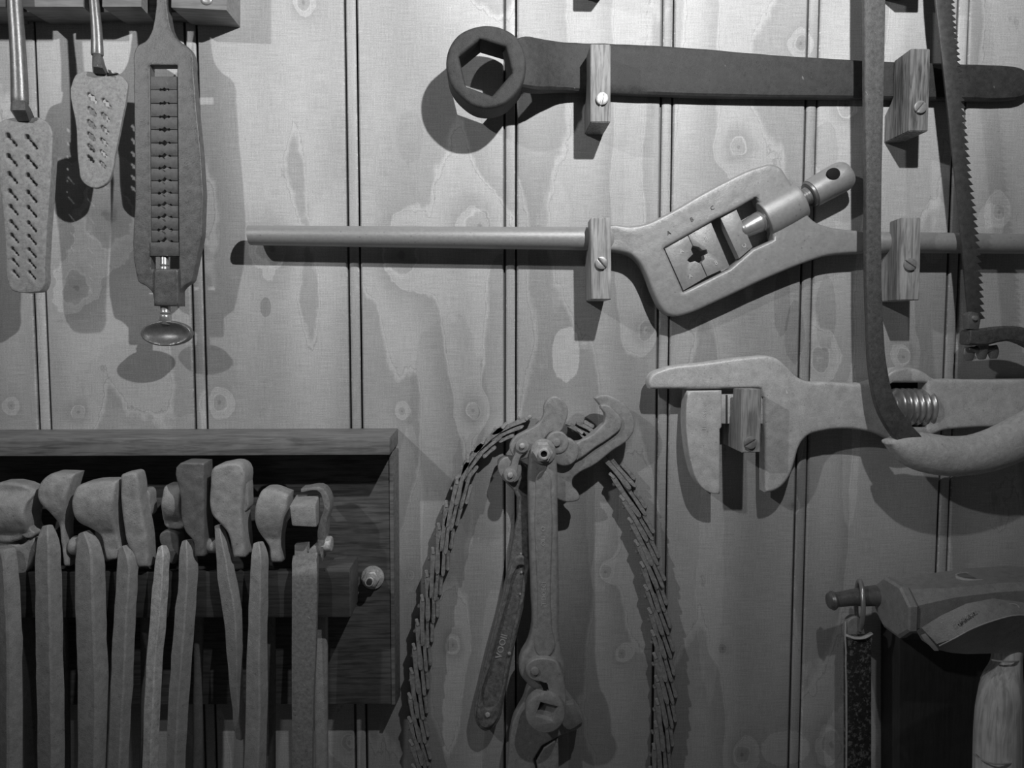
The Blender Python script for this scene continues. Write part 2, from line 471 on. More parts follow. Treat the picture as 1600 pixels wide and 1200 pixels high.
def loft(name, st, mat, parent=None, sq=2.0, n=18, sub=4, rot=0.0, cap=0.6, rough=0.0, seed=0, sharp=50, wv=False):
    """a bar along stations (px, py, h, width px, depth); sq squares the section, rot turns it"""
    pts = [Vector(s) for s in [tuple(q) for q in st]]
    res = []
    for i in range(len(pts) - 1):
        p0 = pts[max(i-1, 0)]; p1 = pts[i]; p2 = pts[i+1]; p3 = pts[min(i+2, len(pts)-1)]
        for j in range(sub):
            s = j / sub
            res.append(0.5 * ((2*p1) + (p2-p0)*s + (2*p0-5*p1+4*p2-p3)*s*s + (3*p1-p0-3*p2+p3)*s*s*s))
    res.append(pts[-1])
    C = [W(r[0], r[1], r[2]) for r in res]
    ctr = []
    for i, c in enumerate(C):
        t = (C[min(i+1, len(C)-1)] - C[max(i-1, 0)]).normalized()
        ctr.append((c, t, res[i][3] * (D - res[i][2]) / D * U / 2, res[i][4] * U / 2))
    if cap > 0:
        def ends(e, sgn):
            c, t, w, d = e; r = min(w, d) * cap; o = []
            for a in (30, 60, 88):
                a = math.radians(a)
                o.append((c + t * sgn * r * math.sin(a), t, max(w - r * (1 - math.cos(a)), w * 0.05), max(d - r * (1 - math.cos(a)), d * 0.05)))
            return o
        ctr = ends(ctr[0], -1)[::-1] + ctr + ends(ctr[-1], 1)
    verts, faces = [], []
    for (c, t, w, d) in ctr:
        Y = Vector((0, -1, 0)); S = t.cross(Y).normalized(); N = S.cross(t).normalized()
        if rot: R = Matrix.Rotation(rot, 3, t); S, N = R @ S, R @ N
        for i in range(n):
            a = 2 * math.pi * (i + 0.5) / n; ca, sa = math.cos(a), math.sin(a)
            q = (abs(ca) ** sq + abs(sa) ** sq) ** (-1 / sq)
            v = c + S * (w * ca * q) + N * (d * sa * q)
            if rough: v = v + noise.noise_vector(v * 90 + Vector((seed, 0, 0))) * rough * U + noise.noise_vector(v * 260) * rough * 0.3 * U
            verts.append(v)
    m = len(ctr)
    for i in range(m - 1):
        for j in range(n):
            k = (j + 1) % n; faces.append((i*n+j, i*n+k, (i+1)*n+k, (i+1)*n+j))
    faces.append(tuple(range(n))[::-1]); faces.append(tuple((m-1)*n + j for j in range(n)))
    return finish(name, verts, faces, mat, parent, sharp)

def tube_between(name, rings, mat, parent, sharp=35):
    verts = [W(*p) for r in rings for p in r]; n = len(rings[0]); faces = []
    for k in range(len(rings) - 1):
        for i in range(n):
            j = (i+1) % n; faces.append((k*n+i, k*n+j, (k+1)*n+j, (k+1)*n+i))
    faces.append(tuple(range(n))[::-1]); faces.append(tuple((len(rings)-1)*n + i for i in range(n)))
    return finish(name, verts, faces, mat, parent, sharp)

def dome(name, cx, cy, h0, h1, r, mat, parent, n=18, flat=0.5, sides=None):
    """round stud, head or nut standing h0..h1 off the boards"""
    sides = sides or n
    c0 = W(cx, cy, h0)
    R = r * (D - h1) / D * U
    prof = [(R, h0), (R, h1 - (h1-h0) * 0.35), (R * (flat + (1-flat) * 0.7), h1 - (h1-h0) * 0.1), (R * flat, h1)]
    verts, faces = [], []
    c = W(cx, cy, h1)
    for (rr, h) in prof:
        for i in range(sides):
            a = 2 * math.pi * i / sides
            verts.append(Vector((c.x + rr * math.cos(a), -h * U, c.z + rr * math.sin(a))))
    for k in range(len(prof) - 1):
        for i in range(sides):
            j = (i+1) % sides; faces.append((k*sides+i, k*sides+j, (k+1)*sides+j, (k+1)*sides+i))
    faces.append(tuple(range(sides))[::-1]); faces.append(tuple((len(prof)-1)*sides + i for i in range(sides)))
    return finish(name, verts, faces, mat, parent, 35)

def lettering(name, txt, px, py, h, size, ang, mat, parent, depth=0.5, du=0.0, dv=0.0):
    """flat stamped letters; ang in degrees, counter-clockwise in the picture"""
    cu = bpy.data.curves.new(name, 'FONT'); cu.body = txt; cu.size = size * U * (D - h) / D
    cu.extrude = depth * U; cu.align_x = 'CENTER'; cu.align_y = 'CENTER'; cu.resolution_u = 2
    ob = bpy.data.objects.new('tmp', cu)
    me = bpy.data.meshes.new_from_object(ob)
    bpy.data.objects.remove(ob); bpy.data.curves.remove(cu)
    a = math.radians(ang); c = W(px, py, h)
    verts = []
    for v in me.vertices:
        x = v.co.x * math.cos(a) - v.co.y * math.sin(a); z = v.co.x * math.sin(a) + v.co.y * math.cos(a)
        verts.append(Vector((c.x + x, c.y - v.co.z - v.co.x * du - v.co.y * dv, c.z + z)))
    faces = [tuple(p.vertices) for p in me.polygons]
    bpy.data.meshes.remove(me)
    return finish(name, verts, faces, mat, parent)

# ---------------------------------------------------------------- the boarded wall
ZT, ZB = W(800, -420).z, W(800, 1750).z
wall = finish('wall_back', [Vector((JX[0] - .1, 0.014, ZB)), Vector((JX[-1] + .1, 0.014, ZB)), Vector((JX[-1] + .1, 0.014, ZT)), Vector((JX[0] - .1, 0.014, ZT)),
              Vector((JX[0] - .1, 0.02, ZB)), Vector((JX[-1] + .1, 0.02, ZB)), Vector((JX[-1] + .1, 0.02, ZT)), Vector((JX[0] - .1, 0.02, ZT))],
              [(0,1,2,3), (7,6,5,4), (0,4,5,1), (1,5,6,2), (2,6,7,3), (3,7,4,0)], 'back')
wall['kind'] = 'structure'
rnd = random.Random(4)
for i in range(len(JX) - 1):
    a, b_ = JX[i] + 8.5 * U, JX[i + 1] + 8.5 * U     # from one joint line to the next; the bead sits at the right edge
    w = b_ - a
    prof = [(0.4, 22), (0.6, 5), (1.5, 2.0), (3.4, 0.2), (6, 0)]
    r = w / U
    prof += [(r * 0.25, 0), (r * 0.5, 0), (r * 0.75, 0)]
    prof += [(r - 24, 0), (r - 21.5, 0.3), (r - 19.8, 1.8), (r - 18.9, 7), (r - 16.6, 7), (r - 16.0, 2.4), (r - 14.2, 0.7), (r - 11, 0.1), (r - 6, 0.1), (r - 3.2, 0.7), (r - 1.6, 2.2), (r - 1.2, 22)]
    zs = [ZB + (ZT - ZB) * k / 24 for k in range(25)]
    verts, faces = [], []
    n = len(prof)
    for k, zz in enumerate(zs):
        for (x, d) in prof:
            jit = noise.noise(Vector((x * 0.3 + i * 7, zz * 60, 0))) * 0.35 * U
            verts.append(Vector((a + x * U + (jit if 0 < d < 6 else 0), d * U, zz)))
    for k in range(len(zs) - 1):
        for j in range(n - 1): faces.append((k*n+j, k*n+j+1, (k+1)*n+j+1, (k+1)*n+j))
        faces.append((k*n+n-1, k*n, (k+1)*n, (k+1)*n+n-1))
    faces.append(tuple(range(n))[::-1]); faces.append(tuple((len(zs)-1)*n + j for j in range(n)))
    pk = finish('plank', verts, faces, 'board', wall, 30)
    pk['seed'] = rnd.random() * 20 + i
    pk['tone'] = {7: 0.92, 8: 0.80, 9: 0.86, 10: 1.03, 4: 1.05, 5: 1.03}.get(i, 1.0)

# ---------------------------------------------------------------- wooden holding blocks
def block(x0, x1, yt, yb, ynotch, hb, hf, screw, label, tilt=0.0, slot=60, sg='turned wooden holding blocks', cham=0, wd='block'):
    """x0,x1,yt,yb: its front face in the picture; above ynotch it stands clear of the boards by hb"""
    xm = (x0 + x1) / 2
    t = thing('holding_block', label, 'wooden block', W(xm, (yt + yb) / 2, 0), sg)
    A, B = W(x0, (yt+yb)/2, hf), W(x1, (yt+yb)/2, hf)
    zt, zb = W(xm, yt, hf).z, W(xm, yb, hf).z
    zn = W(xm, ynotch, hf).z
    zc = (zt + zb) / 2
    side = [(zt - 1.5*U, hb), (zt, hf - 8), (zt, hf), (zb, hf), (zb, 0), (zn, 0), (zn + 14*U, hb * 0.7), (zn + 22*U, hb)]
    bm = bmesh.new(); rings = []
    for x in (A.x, B.x):
        rings.append([bm.verts.new(Vector((x + (z - zc) * tilt, -h * U, z))) for z, h in side])
    n = len(side)
    bm.faces.new(rings[0]); bm.faces.new(rings[1][::-1])
    for i in range(n): bm.faces.new((rings[0][i], rings[1][i], rings[1][(i+1) % n], rings[0][(i+1) % n]))
    bmesh.ops.recalc_face_normals(bm, faces=bm.faces)
    if cham:
        es = [e for e in bm.edges if all(abs(v.co.y + hf * U) < 1e-6 for v in e.verts) and all(v in rings[0] for v in e.verts)]
        bmesh.ops.bevel(bm, geom=es, offset=cham * U, segments=1, affect='EDGES')
    bmesh.ops.bevel(bm, geom=[e for e in bm.edges if e.calc_length() > 5*U], offset=1.1 * U, segments=2, affect='EDGES')
    bm.verts.index_update()
    vs = [v.co.copy() for v in bm.verts]; fs = [tuple(v.index for v in f.verts) for f in bm.faces]; bm.free()
    finish('block_body', vs, fs, wd, t)
    if screw: add_screw(t, screw[0], screw[1], hf, 10, slot)
    return t

def add_screw(t, sx, sy, hf, r, ang):
    out = circ(sx, sy, r, 24)
    s = dome('screw', sx, sy, hf - 0.5, hf + 1.6, r, 'screw', t, 24, 0.9)
    a = math.radians(ang); ca, sa = math.cos(a), -math.sin(a)
    L, w = r * 0.97, 1.3
    half = []
    for sgn in (1, -1):                      # two half-moons with the slot between them
        pts = []
        for i in range(13):
            th = math.pi * i / 12
            u, v = L * math.cos(th), sgn * max(L * math.sin(th), w)
            if abs(u) > math.sqrt(L*L - w*w): u = math.copysign(math.sqrt(L*L - w*w), u)
            pts.append((sx + u * ca - v * sa, sy + u * sa + v * ca))
        plate('screw_head_half', pts, hf + 4.2, hf + 1.0, 'screw', s, bev=0.8, raw=True)
    return s

block(923, 954, 69, 191, 152, 22, 70, (941, 154), 'oak block screwed over the ring spanner shank, close beside its head', tilt=-0.01, slot=80)
block(1422, 1452, 76, 205, 160, 24, 70, (1439, 167), 'oak block over the spanner shank between the saw bar and saw blade', tilt=-0.01, slot=50)
block(924, 955, 340, 468, 398, 38, 72, (940, 411), 'oak block holding the left arm of the grey die stock', tilt=-0.02, slot=-50, wd='blockp')
block(1408, 1438, 340, 469, 400, 38, 72, (1423, 413), 'oak block holding the right arm of the grey die stock', tilt=-0.02, slot=-35, wd='blockp')
block(1159, 1189, 608, 707, 672, 50, 92, (1173, 692), 'pale oak block standing in the open jaws of the adjustable wrench', slot=30, cham=2, wd='blockp')
block(922, 951, -150, -34, -70, 30, 68, None, 'tip of a dark block cut by the top edge, above the spanner beside its head', sg='blocks cut by the top edge')
block(1415, 1452, -150, -32, -70, 30, 68, None, 'tip of a dark block cut by the top edge, between saw bar and blade', sg='blocks cut by the top edge')

# ---------------------------------------------------------------- ring spanner
t = thing('ring_spanner', 'long dark ring spanner with a hexagon eye, held by two oak blocks', 'spanner', W(1150, 115, 0))
hexh = smooth(corner([(717, 88), (750, 61), (790, 73), (800, 113), (769, 149), (728, 134)]))
ro = [(697, 104), (701, 76), (716, 54), (737, 43), (760, 39), (787, 44), (808, 58), (819, 80), (822, 104), (817, 130), (803, 150), (785, 164), (765, 169), (742, 166), (722, 153), (704, 131)]
plate('ring_head', ro, 86, 34, 'patina', t, holes=[hexh], bev=5, dent=0.5)
loft('shank', [(800, 104, 68, 66, 24), (825, 102, 58, 80, 26), (850, 104, 38, 76, 24), (880, 106, 22, 71, 22), (925, 108, 14, 72, 20), (1000, 111, 12, 73, 20), (1100, 116, 12, 70, 20),
               (1200, 121, 12, 63, 20), (1350, 126, 12, 56, 20), (1500, 130, 12, 53, 20), (1560, 131.5, 12, 52, 20), (1590, 132, 12, 44, 19), (1602, 132, 12, 26, 16)], 'patina', t, sq=7, n=28, rough=0.8, sharp=35)

# ---------------------------------------------------------------- die stock
t = thing('die_stock', 'smooth grey die stock with a slanted die body, lettered dies and long round arms', 'die stock', W(1140, 375, 0))
body = [(948, 354), (985, 353), (1010, 349), (1030, 340), (1120, 290), (1190, 259), (1205, 256), (1219, 261), (1230, 276), (1240, 292), (1256, 320), (1262, 334), (1274, 346), (1295, 354), (1330, 359), (1352, 361, 1),
        (1352, 395, 1), (1320, 396), (1290, 400), (1262, 409), (1200, 434), (1120, 471), (1072, 491), (1058, 494), (1043, 491), (1033, 481), (1022, 460), (1010, 430), (999, 410), (985, 398), (968, 393), (948, 391, 1)]
win = corner([(1038, 388), (1112, 346), (1150, 326), (1182, 308), (1195, 330), (1207, 352), (1209, 374), (1176, 389), (1140, 420), (1068, 456)])
plate('stock_body', body, 38, 13, 'die', t, holes=[smooth(win)], bev=4.5)
loft('round_arm', [(393, 368, 31, 29, 29), (410, 368, 31, 30, 30), (600, 370, 31, 32, 32), (800, 372, 31, 34, 34), (916, 373, 31, 36, 34)], 'die', t, n=24, cap=0.7)
loft('round_arm', [(912, 373, 31, 32, 28), (945, 373.5, 29, 37, 24), (970, 373.5, 26, 36, 16), (1000, 374, 25, 36, 12)], 'die', t, n=24, sq=3.2, cap=0.1)
loft('round_arm', [(1310, 377, 25, 34, 12), (1335, 377, 26, 33, 16), (1355, 378, 29, 34, 24), (1400, 379, 31, 33, 31), (1500, 380, 31, 32, 32), (1660, 382, 31, 31, 31)], 'die', t, n=24, cap=0.3)
dieA = corner([(1038, 387), (1074.5, 367.3), (1082, 384)]) + corner([(1080, 390), (1083, 397), (1076, 404), (1074, 407), (1078, 410), (1086, 408), (1095, 412), (1104.5, 432.5), (1068, 454)])
plate('die', smooth(dieA), 33, 17, 'dieb', t, bev=0.7, raw=True)
dieB = corner([(1075.3, 367), (1111, 347.5), (1140, 416), (1105.5, 432), (1096, 410), (1101, 405), (1100, 399), (1106, 396), (1104, 390), (1098, 391), (1092, 386), (1083, 384)])
plate('die', smooth(dieB), 33, 17, 'dieb', t, bev=0.7, raw=True)
plate('die_follower', smooth(corner([(1126, 341), (1151, 327.5), (1176, 386), (1155, 404)])), 34, 17, 'dieb', t, bev=0.8, raw=True)
loft('clamp_screw', [(1163, 359, 25, 26, 26), (1178, 351, 25, 31, 31), (1186, 347, 25, 33, 33), (1187, 346.5, 25, 29, 29), (1189, 345.5, 25, 33, 33), (1191, 344.5, 25, 29, 29), (1193, 343.5, 25, 33, 33), (1200, 340, 25, 31, 31)], 'bright', t, sub=2, n=24)
loft('screw_boss', [(1196, 342, 29, 58, 38), (1222, 328, 29, 59, 40), (1249, 313, 29, 57, 40)], 'die', t, n=32, cap=0.12)
stn = [(1244, 316, 29, 24, 24)]
for i in range(7):
    x, y = 1248 + i * 3.6, 313.6 - i * 2.0
    stn += [(x, y, 29, 28, 28), (x + 1.8, y - 1, 29, 22, 22)]
sc = loft('adjusting_screw', stn, 'bright', t, sub=1, n=24, cap=0.1, sharp=60)
loft('screw_collar', [(1264.5, 304.3, 29, 40, 40), (1270, 301.3, 29, 43, 43)], 'stem', sc, n=28, cap=0.05)
loft('screw_head', [(1268, 302.5, 29, 45, 45), (1290, 290, 29, 47, 47), (1308, 280, 29, 48, 48), (1316, 275.6, 29, 47, 47), (1322, 272.4, 29, 42, 42), (1325, 270.7, 29, 34, 34), (1326.5, 269.8, 29, 22, 22)], 'die', sc, n=32, cap=0.04, sub=2, sharp=50)
plate('tommy_hole_shade', circ(1303, 271, 10, 24, 9), 54.0, 49, 'black', sc, bev=0.3, raw=True)  # black disc on the head, painting the shade of the hole
for s_, x, y in (('A', 1045, 364), ('B', 1081, 343), ('C', 1113, 325)):
    lettering('stamped_letter', s_, x, y, 38.4, 9, 25, 'stamp', t)
for s_, x, y in (('A', 1065, 393), ('A', 1079, 432), ('B', 1103, 373), ('B', 1119, 411), ('C', 1163, 384)):
    lettering('stamped_letter', s_, x, y, 33.4 if s_ != 'C' else 34.4, 9, 25 + (90 if s_ == 'C' else 0), 'stampl', t)

# ---------------------------------------------------------------- adjustable wrench
t = thing('adjustable_wrench', 'cast grey adjustable wrench with open jaws and a knurled worm', 'wrench', W(1300, 640, 0))
mo = [(1014, 600), (1020, 584), (1032, 578), (1100, 567), (1180, 557), (1200, 556), (1216, 561), (1229, 572), (1245, 588), (1262, 596), (1290, 597), (1372, 594), (1384, 588), (1393, 580), (1408, 575), (1426, 575), (1444, 581), (1461, 592),
      (1490, 593), (1640, 593, 1), (1640, 668, 1), (1500, 670), (1475, 673), (1455, 681), (1430, 690), (1400, 690), (1378, 680), (1350, 673), (1285, 674), (1263, 681), (1250, 697), (1243, 720), (1234, 745), (1220, 762), (1206, 769),
      (1196, 770, 1), (1195, 620, 1), (1189, 607, 1), (1017, 608, 1)]
plate('wrench_body', mo, 46, 20, 'swede', t, holes=[smooth(corner([(1391, 601), (1398, 598), (1449, 598), (1449, 668), (1391, 668)]))], bev=5)
mj = [(1075, 611, 1), (1128, 610, 1), (1128, 667, 1), (1125, 671, 1), (1125, 772, 1), (1112, 771), (1100, 765), (1088, 750), (1080, 725), (1074, 690), (1072, 648)]
mjo = plate('movable_jaw', mj, 48, 16, 'swede', t, bev=2, dent=0.5)
plate('jaw_slide', corner([(1126, 616), (1196, 616), (1196, 662), (1126, 662)]), 36, 18, 'swede', t, bev=1)
plate('jaw_slide', corner([(1134, 617), (1137, 617), (1137, 661), (1134, 661)]), 37, 30, 'stamp', mjo, bev=0.3)
stn = [(1392, 636, 27, 44, 44)]
for i in range(6):
    x = 1396 + i * 9.4
    stn += [(x, 636, 27, 56, 56), (x + 3.4, 636, 27, 61, 61), (x + 5.6, 636, 27, 60, 60), (x + 7.6, 636, 27, 51, 51)]
loft('knurled_worm', stn, 'bright', t, sub=2, n=36, cap=0.1, sharp=70)
plate('worm_recess_shade', corner([(1389, 596), (1452, 596), (1452, 671), (1389, 671)]), 10, 4, 'black', t, bev=0)  # black sheet standing for the shade behind the worm
lettering('stamped_lettering', 'FINL·SS·BHII', 1101, 650, 48.2, 8.5, 90, 'stampl', mjo, 0.3)

# ---------------------------------------------------------------- bow saw
t = thing('bow_saw', 'dark steel bow saw hanging at the right, thick rounded grip curving from its flat bar', 'saw', W(1460, 350, 60))
loft('frame_bar', [(1366, -160, 78, 34, 10), (1365, 0, 78, 33, 10), (1364, 150, 78, 30, 10), (1363, 300, 80, 25, 11), (1363, 420, 82, 25, 11), (1366, 520, 84, 26, 11), (1371, 580, 86, 28, 12), (1382, 630, 88, 31, 12), (1404, 668, 88, 34, 12), (1425, 692, 88, 34, 12)],
     'saw', t, sq=9, n=28, sharp=30, cap=0.1, rough=0.3)
loft('grip', [(1386, 691, 84, 10, 22), (1400, 694, 82, 34, 34), (1425, 702, 80, 58, 46), (1455, 709, 80, 64, 52), (1495, 713, 80, 64, 54), (1545, 704, 80, 66, 54), (1600, 680, 80, 70, 54), (1680, 630, 80, 66, 52)],
     'handle', t, n=32, rough=1.2, cap=0.5)
bl = [(1462, -40)]
bl = [(1455, -160, 1), (1462, 0), (1470, 70), (1480, 160), (1492, 270), (1502, 370), (1510, 460), (1515, 512, 1), (1530, 512, 1)]
right = [(1537, 500), (1534, 440), (1529, 380), (1524, 330), (1516, 270), (1509, 200), (1502, 120), (1492, 30), (1484, -60), (1476, -160)]
def rx(y):
    for a, b_ in zip(right, right[1:]):
        if b_[1] <= y <= a[1]: return a[0] + (b_[0] - a[0]) * (a[1] - y) / (a[1] - b_[1])
    return right[-1][0]
out = smooth(bl)
y = 499.0
while y > -150:
    out += [(rx(y) - 4.5, y), (rx(y - 6) + 3.0, y - 1.5)]
    y -= 11.0 if y > 160 else 9.0
out += [(rx(-155) - 4, -155)]
plate('blade', out, 70, 66.5, 'blade', t, bev=0.4, raw=True)
plate('blade_clip', corner([(1512, 492), (1519, 487), (1529, 489), (1532, 500), (1530, 516), (1514, 514)]), 78, 64, 'stem', t, bev=1.5)
plate('blade_pin', circ(1525, 497, 4), 82, 76, 'bright', t, bev=1, raw=True)
loft('frame_end', [(1509, 527, 66, 24, 26), (1530, 527, 66, 27, 26), (1552, 523, 66, 25, 22), (1575, 521, 66, 24, 20), (1600, 527, 66, 26, 20), (1640, 548, 66, 28, 20)], 'saw', t, sq=7, n=24, cap=0.15, sharp=35)
wn = loft('tension_bolt', [(1535, 538, 62, 17, 17), (1534, 550, 60, 17, 17), (1534, 558, 60, 13, 13)], 'stem', t)
for x, y in ((1514, 553), (1552, 550)):
    loft('wing', [(x - 1, y - 9, 60, 15, 6), (x, y, 60, 19, 7), (x, y + 9, 60, 13, 6)], 'stem', wn, cap=0.5)
loft('wing_bridge', [(1514, 546, 60, 8, 8), (1534, 546, 60, 13, 12), (1552, 544, 60, 8, 8)], 'stem', wn)

# ---------------------------------------------------------------- tool rack, top left
t = thing('tool_rack', 'slotted pale wooden rack in the top left corner, tools hanging from its slots', 'rack', W(170, 0, 0))
def rack_piece(x0, x1, yb=11, last=False):
    e = 7 if not last else 0
    a = [(x0, -120), (x1, -120), (x1, yb - 1 + (5 if last else 0)), (x0 + e, yb)]
    xr, yr = x1 - (0 if last else 3), yb + (4 if last else 0)
    k_ = 64 / D
    bx = lambda x: x + (759 - x) * k_
    by = lambda y: y + (519 - y) * k_
    hexa('rack_tooth', [(x0 + 3, -90), (xr, -90), (xr, yr), (x0 + 1, yb)], 64, [(bx(x0 + 8), by(-90)), (bx(xr - 5 * (not last)), by(-90)), (bx(xr - 5 * (not last)), by(yr)), (bx(x0 + 8), by(yb))], 0, 'blockdk', t, 1.5)
rack_piece(-160, 12); rack_piece(32, 133); rack_piece(158, 224); rack_piece(266, 354, 12, True)
hexa('rack_back', [(-190, -90), (350, -90), (350, 20), (-190, 18)], 36, [(-188, -90), (360, -90), (360, 36), (-188, 34)], 0.5, 'box', t, 1.5)
dome('rack_screw', 322, -2, 63, 67, 8, 'screw', t)

# ---------------------------------------------------------------- screw plates
def screw_plate(label, outl, h1, th, holes, stem_st, nib, mat='plate'):
    t = thing('screw_plate', label, 'screw plate', W(outl[0][0] + 30, outl[0][1] + 100, 0), 'flat threading plates on the rack')
    plate('plate_blade', outl, h1, h1 - th, mat, t, holes=holes, bev=1.6, soft=True, dent=0.5, grid=5)
    st = loft('stem', stem_st, 'stem', t, n=20, cap=0.3)
    return t, st
hl = []
for i, y in enumerate([210, 242, 270, 297, 321, 345, 366, 387, 405, 423]):
    f_ = 1 - i * 0.045
    a = math.radians(50)
    hl.append(cluster(18 + i * 0.75, y + 9 * f_, a, [(-10*f_, 3.9*f_), (-3*f_, 2.2*f_), (4*f_, 2.9*f_), (10*f_, 2.3*f_)]))
    hl.append(cluster(49 + i * 0.1, y + 12 * f_, a, [(-11*f_, 3.9*f_), (-3*f_, 2.2*f_), (4*f_, 2.7*f_), (11*f_, 2.9*f_)]))
o1 = [(-10, 200), (4, 188), (20, 184), (45, 185), (58, 183), (68, 187), (77, 195), (81, 207), (81, 235), (78, 290), (73, 360), (70, 415), (68, 448), (64, 454), (50, 457), (30, 457), (18, 453), (12, 440), (9, 400), (4, 330), (-4, 260)]
t, st = screw_plate('largest screw plate, leftmost under the rack, with many rows of punched holes', o1, 84, 14, hl,
            [(20, -90, 78, 19, 17), (23, 0, 80, 20, 18), (27, 60, 80, 21, 19), (30, 120, 80, 23, 20), (31, 160, 80, 24, 20)], None)
tube_between('stem_foot', [[(17, 158, 78), (20, 157, 94), (38, 157, 94), (42, 160, 78)], [(16, 172, 80), (19, 172, 98), (40, 172, 100), (48, 170, 82)], [(26, 188, 74), (27, 189, 86), (46, 189, 88), (54, 184, 76)]], 'gauge', st, 25)
hl = []
for i, (x, y) in enumerate([(143, 153), (143, 174), (142, 194), (142, 213), (141.5, 231), (141, 248)]):
    s = 1 - i * 0.05
    hl.append(cluster(x, y, math.radians(48), [(-7*s, 3.1*s), (0, 4.6*s), (7.5*s, 3.1*s)]))
for i, (x, y) in enumerate([(166, 162), (164, 183), (163, 203), (162, 222), (161, 240), (160, 257)]):
    s = 1 - i * 0.06
    hl.append(cluster(x, y, math.radians(48), [(-7*s, 3.1*s), (0, 4.1*s), (7.5*s, 3.0*s)]))
o2 = [(114, 124), (119, 116), (128, 112), (150, 113), (180, 115), (191, 120), (199, 130), (198, 145), (190, 190), (180, 240), (175, 268), (170, 282), (160, 291), (150, 294), (136, 290), (127, 281), (123, 262), (119, 200)]
t, st = screw_plate('small pale screw plate with two columns of six holes, second from the left', o2, 62, 5, hl,
            [(140, -90, 62, 13, 12), (147, 0, 66, 14, 12), (151, 50, 66, 16, 13), (152, 85, 66, 18, 14)], None)
tube_between('stem_foot', [[(144, 85, 58), (146, 84, 72), (157, 85, 72), (160, 86, 58)], [(144, 104, 60), (146, 104, 78), (160, 106, 80), (165, 104, 62)], [(145, 114, 58), (147, 115, 66), (166, 116, 66), (169, 114, 58)]], 'gauge', st, 25)
plate('stem_barb', corner([(168, 108), (184, 114), (170, 116)]), 66, 60, 'stem', st, bev=0.5)

# die plate with a stack of split dies and a thumb screw
t = thing('die_plate', 'dark long die plate with a window of stacked split dies and an oval thumb screw', 'die plate', W(257, 250, 0))
o3 = [(240, -80, 1), (262, -80, 1), (263, 28), (268, 48), (279, 63), (296, 76), (301, 88), (302, 110), (302, 430), (299, 439), (288, 447), (280, 458), (278, 468, 1), (240, 468, 1), (238, 458), (228, 447), (216, 440), (213, 430), (211, 300), (209, 110), (209, 84), (214, 72), (228, 63), (236, 50), (241, 30)]
plate('frame', o3, 62, 46, 'gauge', t, holes=[smooth(corner([(234, 102), (276.5, 102), (279.5, 420), (236, 420)]))], bev=2)
seams = [119, 140, 161.5, 182.5, 202.5, 223.5, 244, 263, 282.5, 302, 321, 340, 359.5, 378]
for i in range(len(seams) - 1):
    ya, yb = seams[i] + 0.35, seams[i+1] - 0.35
    def notch(k, y, sgn):
        if k == 0: return []
        s = 3.0 + k * 0.34; r = 1.6 + k * 0.08; cx = 256.5 + k * 0.1
        # small side hole, half diamond, small side hole
        p = [(-s*1.0 - 3 - r, 0), (-s - 3, r), (-s - 3 + r, 0.8), (-s * 0.8, 0.8), (0, s * 0.95), (s * 0.8, 0.8), (s + 3 - r, 0.8), (s + 3, r), (s + 3 + r, 0)]
        return [(cx + u, y + sgn * v) for u, v in p]
    top = notch(i, ya, 1); bot = notch(i + 1, yb, -1)
    xa = 234.4 + (ya - 102) * 0.006; xb = 276.2 + (ya - 102) * 0.009
    out = [(xa, ya)] + top + [(xb, ya), (xb + 0.1, yb)] + bot[::-1] + [(xa + 0.1, yb)]
    plate('split_die', out, 60 if i else 60, 50, 'gauged', t, bev=0.5, raw=True)
plate('pressure_block', corner([(234.5, 378.5), (279, 378.5), (279.3, 400), (234.6, 400)]), 64, 48, 'gauged', t, bev=0.8)
ts = loft('thumb_screw', [(257, 398, 56, 12, 12), (257, 412, 56, 12, 12), (257, 414, 56, 14, 14), (257, 416, 56, 11, 11), (257, 418, 56, 14, 14), (257, 426, 56, 12, 12)], 'bright', t, sub=1, cap=0.1)
plate('screw_collar', corner([(240, 420), (278, 420), (278.5, 478), (240, 478)]), 67, 42, 'gauge', t, bev=2.5)
loft('screw_shaft', [(258, 474, 55, 15, 15), (258.5, 487, 55, 15, 15), (258.5, 489, 55, 18, 18), (258.5, 491, 55, 14, 14), (258.5, 493, 55, 17, 17), (258.5, 500, 55, 18, 16), (258, 506, 55, 26, 12)], 'bright', ts, sub=2, cap=0.1)
plate('thumb_pad', circ(258.5, 521, 39.5, 44, 20), 62, 50, 'stem', ts, bev=2.0, raw=True, soft=True, dent=0.15, grid=3,
      form=lambda x, y: -9.0 * max(0.0, 1 - (((x - 258.5) / 36) ** 2 + ((y - 521) / 17) ** 2)))

# ---------------------------------------------------------------- box with tongs rail, lower left
t = thing('wall_box', 'black stained open wooden box on the wall, lower left, with a worn top shelf', 'wooden box', W(300, 890, 0))
hexa('back_panel', [(-260, 706), (609, 706), (613, 1100), (-260, 1102)], 40, [(-258, 700), (616, 700), (618, 1085), (-258, 1087)], 0, 'box', t, 1)
hexa('side_edge', [(608, 705), (614, 705), (617.5, 1101), (612, 1101)], 43, [(608, 700), (623, 700), (625.5, 1087), (613, 1087)], 0, 'boxtop', t, 0.8)
hexa('top_shelf', [(-300, 687), (609, 684), (609, 711), (-300, 714)], 102, [(-300, 672), (622, 669), (622, 694), (-300, 696)], 0, 'boxtop', t, 2.0)
r_ = hexa('tongs_rail', [(-300, 894), (546, 893), (547, 965), (-300, 966)], 112, [(-300, 889), (540, 888), (542, 954), (-300, 955)], 88, 'rail', t, 2)
hexa('rail_end', [(507, 888), (547, 888), (548, 965), (507, 965)], 111.5, [(524, 869), (560, 868), (560, 940), (520, 940)], 40, 'railend', r_, 3)
t = thing('bolt', 'pale galvanised bolt with washer and nut on the dark panel beside the rail', 'bolt', W(582, 905, 40))
plate('washer', circ(582, 903, 18, 28), 44, 40, 'galv', t, bev=1, raw=True)
